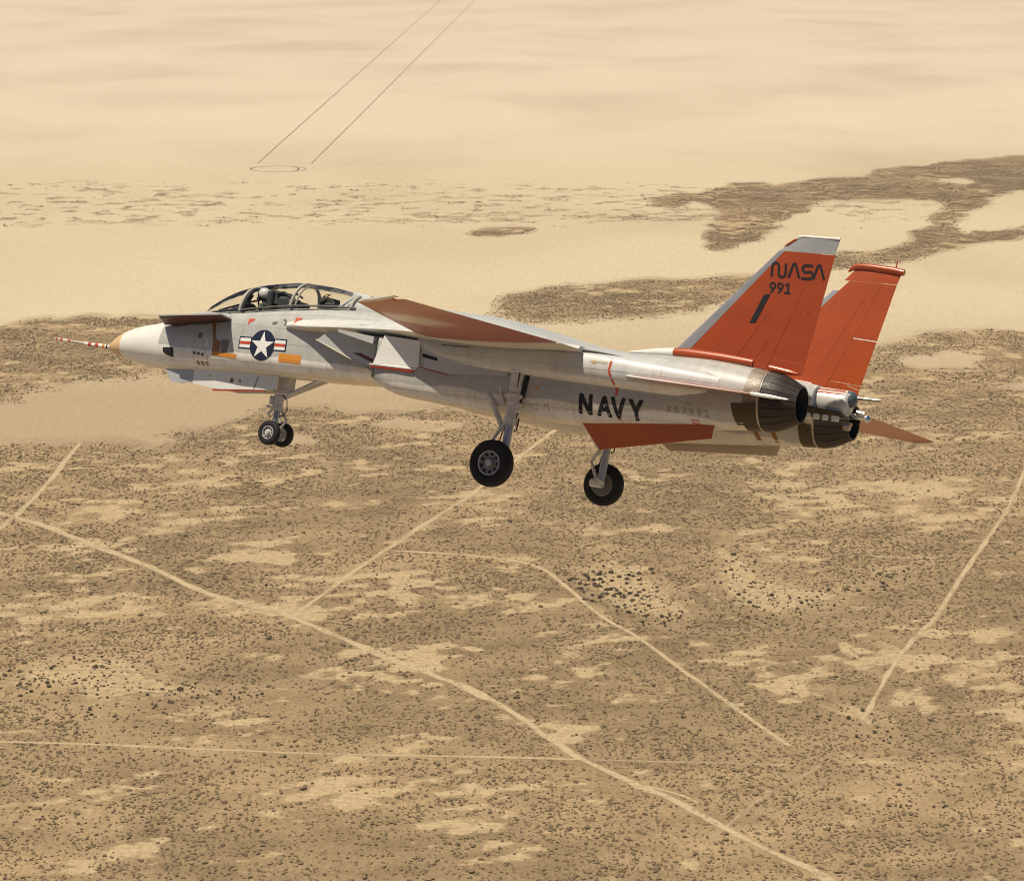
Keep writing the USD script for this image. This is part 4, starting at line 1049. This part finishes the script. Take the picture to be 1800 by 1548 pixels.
decal('panel_line', unary_union([line([(3.46, .03), (3.50, -.22)], .022), line([(4.62, -.02), (4.64, -.12), (4.72, -.2)], .022), line([(3.40, .22), (3.42, .05)], .02), line([(4.3, 1.02), (5.4, 1.12), (6.6, 1.19), (7.6, 1.2)], .012), line([(3.05, .8), (3.05, -.15)], .01), line([(6.8, .55), (6.8, -.1)], .012)]), body, 'line_soft', fuselage, .003)
decal('bright_panel', Polygon([(4.02, -.02), (4.44, -.02), (4.44, -.10), (4.08, -.10)]), body, 'marking_white', fuselage)
for k, (x, z) in enumerate(((3.38, .24), (3.40, .30), (3.36, .36), (3.45, .20))):
    decal('placard', sbox(x, z, x + .06, z + .035), body, 'marking_white', fuselage)
gl = [GLOVE_L]
side = [NAC[-1], BEAM[-1]]
nacL = stage.GetPrimAtPath('/World/fighter_jet/engine_nacelle')
gloveL = stage.GetPrimAtPath('/World/fighter_jet/wing_glove')
for t, x, hgt in (('N', 13.69, .40), ('A', 14.08, .40), ('V', 14.37, .40), ('Y', 14.74, .40)):
    g = text_shape(t, .36, 0, 0, True, stretch=1.0)
    b = g.bounds
    g = affinity.translate(affinity.scale(affinity.translate(g, -b[0], -b[1]), (.27 if t == 'N' else .285) / (b[2] - b[0]), .37 / (b[3] - b[1]), origin=(0, 0)), x, -.35).buffer(.011, join_style=2)
    decal('navy_letter', g, side, 'black_paint', nacL, .005, cell=.1)
decal('serial_number', text_shape('757991', .12, 15.52, -.135, spacing=.055), side, 'serial_grey', nacL, .005)
decal('type_marking', text_shape('F-14A', .045, 15.78, .04, spacing=.01), side, 'marking_dim', nacL, .005)
decal('red_line', line([(14.38, .74), (14.36, .50), (14.40, .40), (14.47, .24), (14.46, .05)], .045), side, 'marking_red', nacL, .006)
decal('red_line', line([(14.50, -.36), (14.60, -.50)], .045), side, 'marking_red', nacL, .006)
decal('red_line', line([(15.98, -.22), (16.14, -.22)], .02), side, 'marking_red', nacL)
decal('red_line', line([(15.98, -.27), (16.14, -.27)], .02), side, 'marking_red', nacL)
decal('drain_mark', Polygon([(16.05, -.33), (16.11, -.33), (16.2, -.40), (16.12, -.40)]), side, 'black_paint', nacL)
decal('heat_panel', Polygon([(16.80, .17), (17.3, .22), (17.3, -.26), (16.98, -.34), (16.88, -.20), (16.83, 0)]), side + [SK[-1]], 'heat_panel', nacL, .006)
for x, z in ((12.70, .02), (14.0, .60)):
    decal('stencil', sbox(x, z, x + .07, z + .05), side, 'marking_orange', nacL)
for x0, z0, x1, z1 in ((13.95, .62, 14.3, .66), (12.93, -.30, 13.02, -.26), (16.3, .26, 16.44, .30)):
    decal('stencil', sbox(x0, z0, x1, z1), side, 'line_tan', nacL)
sq = lambda x0, z0, x1, z1: sbox(x0, z0, x1, z1).exterior.buffer(.007)
decal('panel_line', unary_union([sq(12.62, .0, 12.78, -.17), line([(12.6, -.32), (12.78, -.25), (12.78, -.40), (12.6, -.32)], .012), line([(13.0, -.2), (13.05, -.45), (13.2, -.52)], .012), line([(13.55, -.1), (13.58, -.5)], .01), line([(16.5, .18), (16.5, .6)], .008)]), side, 'line_soft', nacL, .003)
decal('skin_patch', sbox(10.5, .66, 11.2, .68), side, 'line_dark', nacL)
decal('panel_line', unary_union([line([(8.52, .905), (8.54, 1.0)], .02), line([(5.7, .885), (8.5, .89)], .010)]), gl, 'line_soft', gloveL, .004)
decal('small_vent', Polygon([(7.66, 1.03), (7.82, 1.04), (7.84, 1.02), (7.68, 1.01)]), gl, 'line_dark', gloveL)
def joints(xs, zs, x0, x1, z0, z1, w=.007):
    return unary_union([line([(x, z0), (x, z1)], w) for x in xs] + [line([(x0, z), (x1, z)], w) for z in zs])
decal('panel_line', joints([2.35, 2.62, 3.42, 3.95, 4.36, 5.3, 6.25, 6.9, 7.4], [-.16, .46, .80], 2.0, 7.9, -.2, 1.0, .0065), body, 'line_soft', fuselage, .003, cell=.12)
decal('panel_line', joints([9.4, 10.3, 11.4, 12.2, 13.4, 14.15, 14.9, 15.4, 16.05], [-.30, .10], 9.2, 16.5, -.55, .22, .0065), [NAC[-1]], 'line_soft', nacL, .003, cell=.12)
decal('panel_line', joints([11.2, 12.5, 13.2, 14.0, 14.7, 15.4, 16.1], [.5], 10.6, 16.9, .3, .85, .0065), [BEAM[-1]], 'line_soft', nacL, .003, cell=.12)
decal('panel_line', joints([6.9, 7.5, 8.2, 8.9], [], 6, 9, .93, 1.12, .008), gl, 'line_soft', gloveL, .004, cell=.1)
_r = np.random.default_rng(3)
decal('fastener_rows', unary_union([Point(x, z).buffer(.0065, 2) for z in (-.12, .50, .76) for x in np.arange(2.1, 7.6, .09)]), body, 'line_soft', fuselage, .0035, cell=.5)
decal('fluid_streak', unary_union([Polygon([(x, z), (x + .015, z), (x + .03, z - h), (x + .012, z - h)]) for x, z, h in zip(_r.uniform(9.3, 16.3, 40), _r.uniform(-.3, .15, 40), _r.uniform(.05, .22, 40))]), [NAC[-1]], 'line_tan', nacL, .0035, cell=.3)
R_NAC = stage.GetPrimAtPath('/World/fighter_jet/engine_nacelle_001')
for x in (16.05, 16.42):
    decal('drain_stripe', Polygon([(x, -.05), (x + .10, -.05), (x + .2, -.40), (x + .10, -.40)]), [NAC[1]], 'marking_brown', R_NAC, .006, -1)
decal('top_vent', sbox(16.15, .93, 16.29, .985), [NAC[-1]], 'line_dark', nacL)

# lettering on the left fin
finL = stage.GetPrimAtPath('/World/fighter_jet/tail_fin')
finm = [surf((15.27, -1.58, 1.05), (17.93, -1.58, .84), (17.23, -1.83, 3.10), (18.335, -1.83, 3.09), .10, .05, .0, 1.0, 6, 31, 0, 1, np.array((0, 1, 0.1)))]
def worm(x, z, w, h, sw):
    """four rounded-stroke letters; the A's have no crossbar"""
    def arc(cx, cz, r, a0, a1): return [(cx + r * math.cos(math.radians(a)), cz + r * math.sin(math.radians(a))) for a in np.linspace(a0, a1, 9)]
    L = []
    k = w / 1.06
    lw, rn = .27 * k, .068 * k
    e = sw / 2
    L.append([(e, 0), (e, h - rn)] + arc(e + rn, h - rn, rn, 180, 12) + arc(lw + e - rn, rn, rn, 192, 360) + [(lw + e, h)])
    def letter_a(x0, aw):
        c, ra = x0 + aw / 2, .030 * k
        L.append([(x0 + e, 0)] + arc(c, h - ra, ra, 165, 15) + [(x0 + aw - e, 0)])
    letter_a(.335 * k, .255 * k)
    x0, sl, r = .605 * k, .215 * k, h * .25
    L.append([(x0 + sl, h - e * .6), (x0 + r, h - e * .6)] + arc(x0 + r + e, h * .75 - e * .6, h * .25, 90, 270) + arc(x0 + sl - r + .01, h * .25, h * .25 - e * .0, 90, -90) + [(x0, 0)])
    letter_a(.815 * k, .255 * k)
    g = unary_union([LineString(p).buffer(sw / 2, cap_style=2, join_style=1) for p in L])
    return affinity.translate(affinity.skew(g, -2, 0, origin=(0, 0)), x, z)
decal('agency_lettering', affinity.rotate(worm(17.12, 2.615, 1.06, .255, .046), .5, origin=(17.13, 2.6)), finm, 'black_paint', finL, .006)
decal('fin_number', text_shape('991', .19, 17.12, 2.32, True, spacing=-.012), finm, 'black_paint', finL, .006)
decal('fin_bar', Polygon([(17.03, 2.27), (17.16, 2.285), (16.915, 1.73), (16.80, 1.73)]), finm, 'black_paint', finL, .006)
decal('panel_line', unary_union([line([(16.62, 1.1), (17.20, 2.0)], .007), line([(17.0, 1.1), (17.25, 1.5)], .006), line([(17.95, 2.0), (17.90, 2.02)], .03)]), finm, 'edge_red', finL, .004)
decal('fastener_rows', unary_union([Point(15.95 + 1.5 * t + d, 1.25 + 1.75 * t).buffer(.007, 2) for d in (.25, .75, 1.2) for t in np.linspace(0, 1, 34)]), finm, 'edge_red', finL, .004, cell=.5)
finR = stage.GetPrimAtPath('/World/fighter_jet/tail_fin_001')
finmR = [surf((15.27, 1.58, 1.05), (17.93, 1.58, .84), (17.23, 1.83, 3.19), (18.335, 1.83, 3.18), .10, .05, .085, 1.0, 6, 21, 0, 1, np.array((0, 1, 0.1)))]
decal('panel_line', unary_union([line([(17.0, 1.2), (17.75, 2.9)], .008), line([(16.6, 1.2), (16.95, 1.9)], .007), line([(17.5, 1.0), (17.62, 1.2)], .012)]), finmR, 'edge_red', finR, .004)

# ------------------------------------------------------------------ the pilot
def limb(a, ra, b, rb):
    def ball(p, r):
        return m3.Manifold.sphere(r, 20).translate([float(c) for c in p])
    return m3.Manifold.batch_hull([ball(a, ra), ball(b, rb)])
def blend(parts, size=.02, it=12):
    s = parts[0]
    for p in parts[1:]: s = s + p
    m = as_tm(s.refine_to_length(size))
    m.merge_vertices()
    trimesh.smoothing.filter_taubin(m, iterations=it)
    return m
pz = .70   # seat pan
HX, HZ = 4.27, 1.555
B = [limb((4.42, 0, pz + .10), .15, (4.40, 0, pz + .38), .15), limb((4.40, -.09, pz + .50), .13, (4.40, .09, pz + .50), .13), limb((4.38, -.17, pz + .60), .075, (4.38, .17, pz + .60), .075), limb((4.36, 0, pz + .62), .06, (HX + .02, 0, HZ - .08), .055),
     limb((HX - .01, 0, HZ - .02), .085, (HX + .01, 0, HZ + .05), .095)]
for s in (-1, 1):
    B += [limb((4.38, s * .20, pz + .58), .062, (4.28, s * .26, pz + .33), .05), limb((4.28, s * .26, pz + .33), .048, (4.05, s * .16, pz + .26), .036),
          limb((4.40, s * .09, pz + .08), .095, (3.98, s * .13, pz + .13), .068), limb((3.98, s * .13, pz + .13), .062, (3.86, s * .12, pz - .09), .045)]
pm = blend(B)
px = UsdGeom.Xform.Define(stage, '/World/person')
px.AddTransformOp().Set(Gf.Matrix4d(*map(float, _M.ravel())))
PIL = data(px.GetPrim(), label='pilot in white helmet sitting in the front cockpit under the canopy', category='person')
bodyp = part('body', pm, 'suit_green', PIL, 60)
hel = trimesh.creation.icosphere(subdivisions=3, radius=1.0)
hel.vertices *= (.152, .135, .145)
hel.vertices[:, 2] = np.where(hel.vertices[:, 2] < -.06, -.06 + (hel.vertices[:, 2] + .06) * .5, hel.vertices[:, 2])
hel.apply_translation((HX + .012, 0, HZ + .045))
hp = part('helmet', hel, 'helmet_white', PIL, 60)
vis = trimesh.creation.icosphere(subdivisions=3, radius=1.0)
vis.vertices *= (.160, .141, .10)
keep = (vis.triangles_center[:, 0] < -.055) & (vis.triangles_center[:, 2] < .055)
vis.update_faces(keep); vis.remove_unreferenced_vertices(); vis.apply_translation((HX + .012, 0, HZ + .005))
part('visor', vis, 'visor_dark', hp, 60)
part('oxygen_mask', hull([(HX - .10, -.055, HZ - .03), (HX - .10, .055, HZ - .03), (HX - .18, -.03, HZ - .06), (HX - .18, .03, HZ - .06), (HX - .15, 0, HZ - .12), (HX - .08, -.05, HZ - .11), (HX - .08, .05, HZ - .11)]), 'visor_dark', PIL, 60)
part('oxygen_hose', tube([(HX - .15, .02, HZ - .11), (HX - .12, .06, HZ - .28), (HX + .0, .12, HZ - .42)], .022, 8), 'cockpit_dark', PIL)
for s in (-1, 1):
    wr = np.array((4.05, s * .16, pz + .26))
    H = [limb(wr, .036, wr + (-.08, -s * .01, -.005), .034)]
    for k, ln in enumerate((.060, .070, .066, .052)):
        b0 = wr + np.array((-.095, s * (.030 - .02 * k), .0)); b1 = b0 + (-ln * .6, 0, -.012); b2 = b1 + (-ln * .35, 0, -.035)
        H += [limb(b0 + (.03, 0, 0), .011, b1, .0095), limb(b1, .0095, b2, .008)]
    t0 = wr + np.array((-.04, -s * .035, 0)); H += [limb(t0, .013, t0 + (-.04, -s * .02, -.01), .010), limb(t0 + (-.04, -s * .02, -.01), .010, t0 + (-.065, -s * .012, -.02), .009)]
    hm = H[0]
    for h in H[1:]: hm = hm + h
    part('gloved_hand', as_tm(hm), 'glove_leather', PIL, 60)
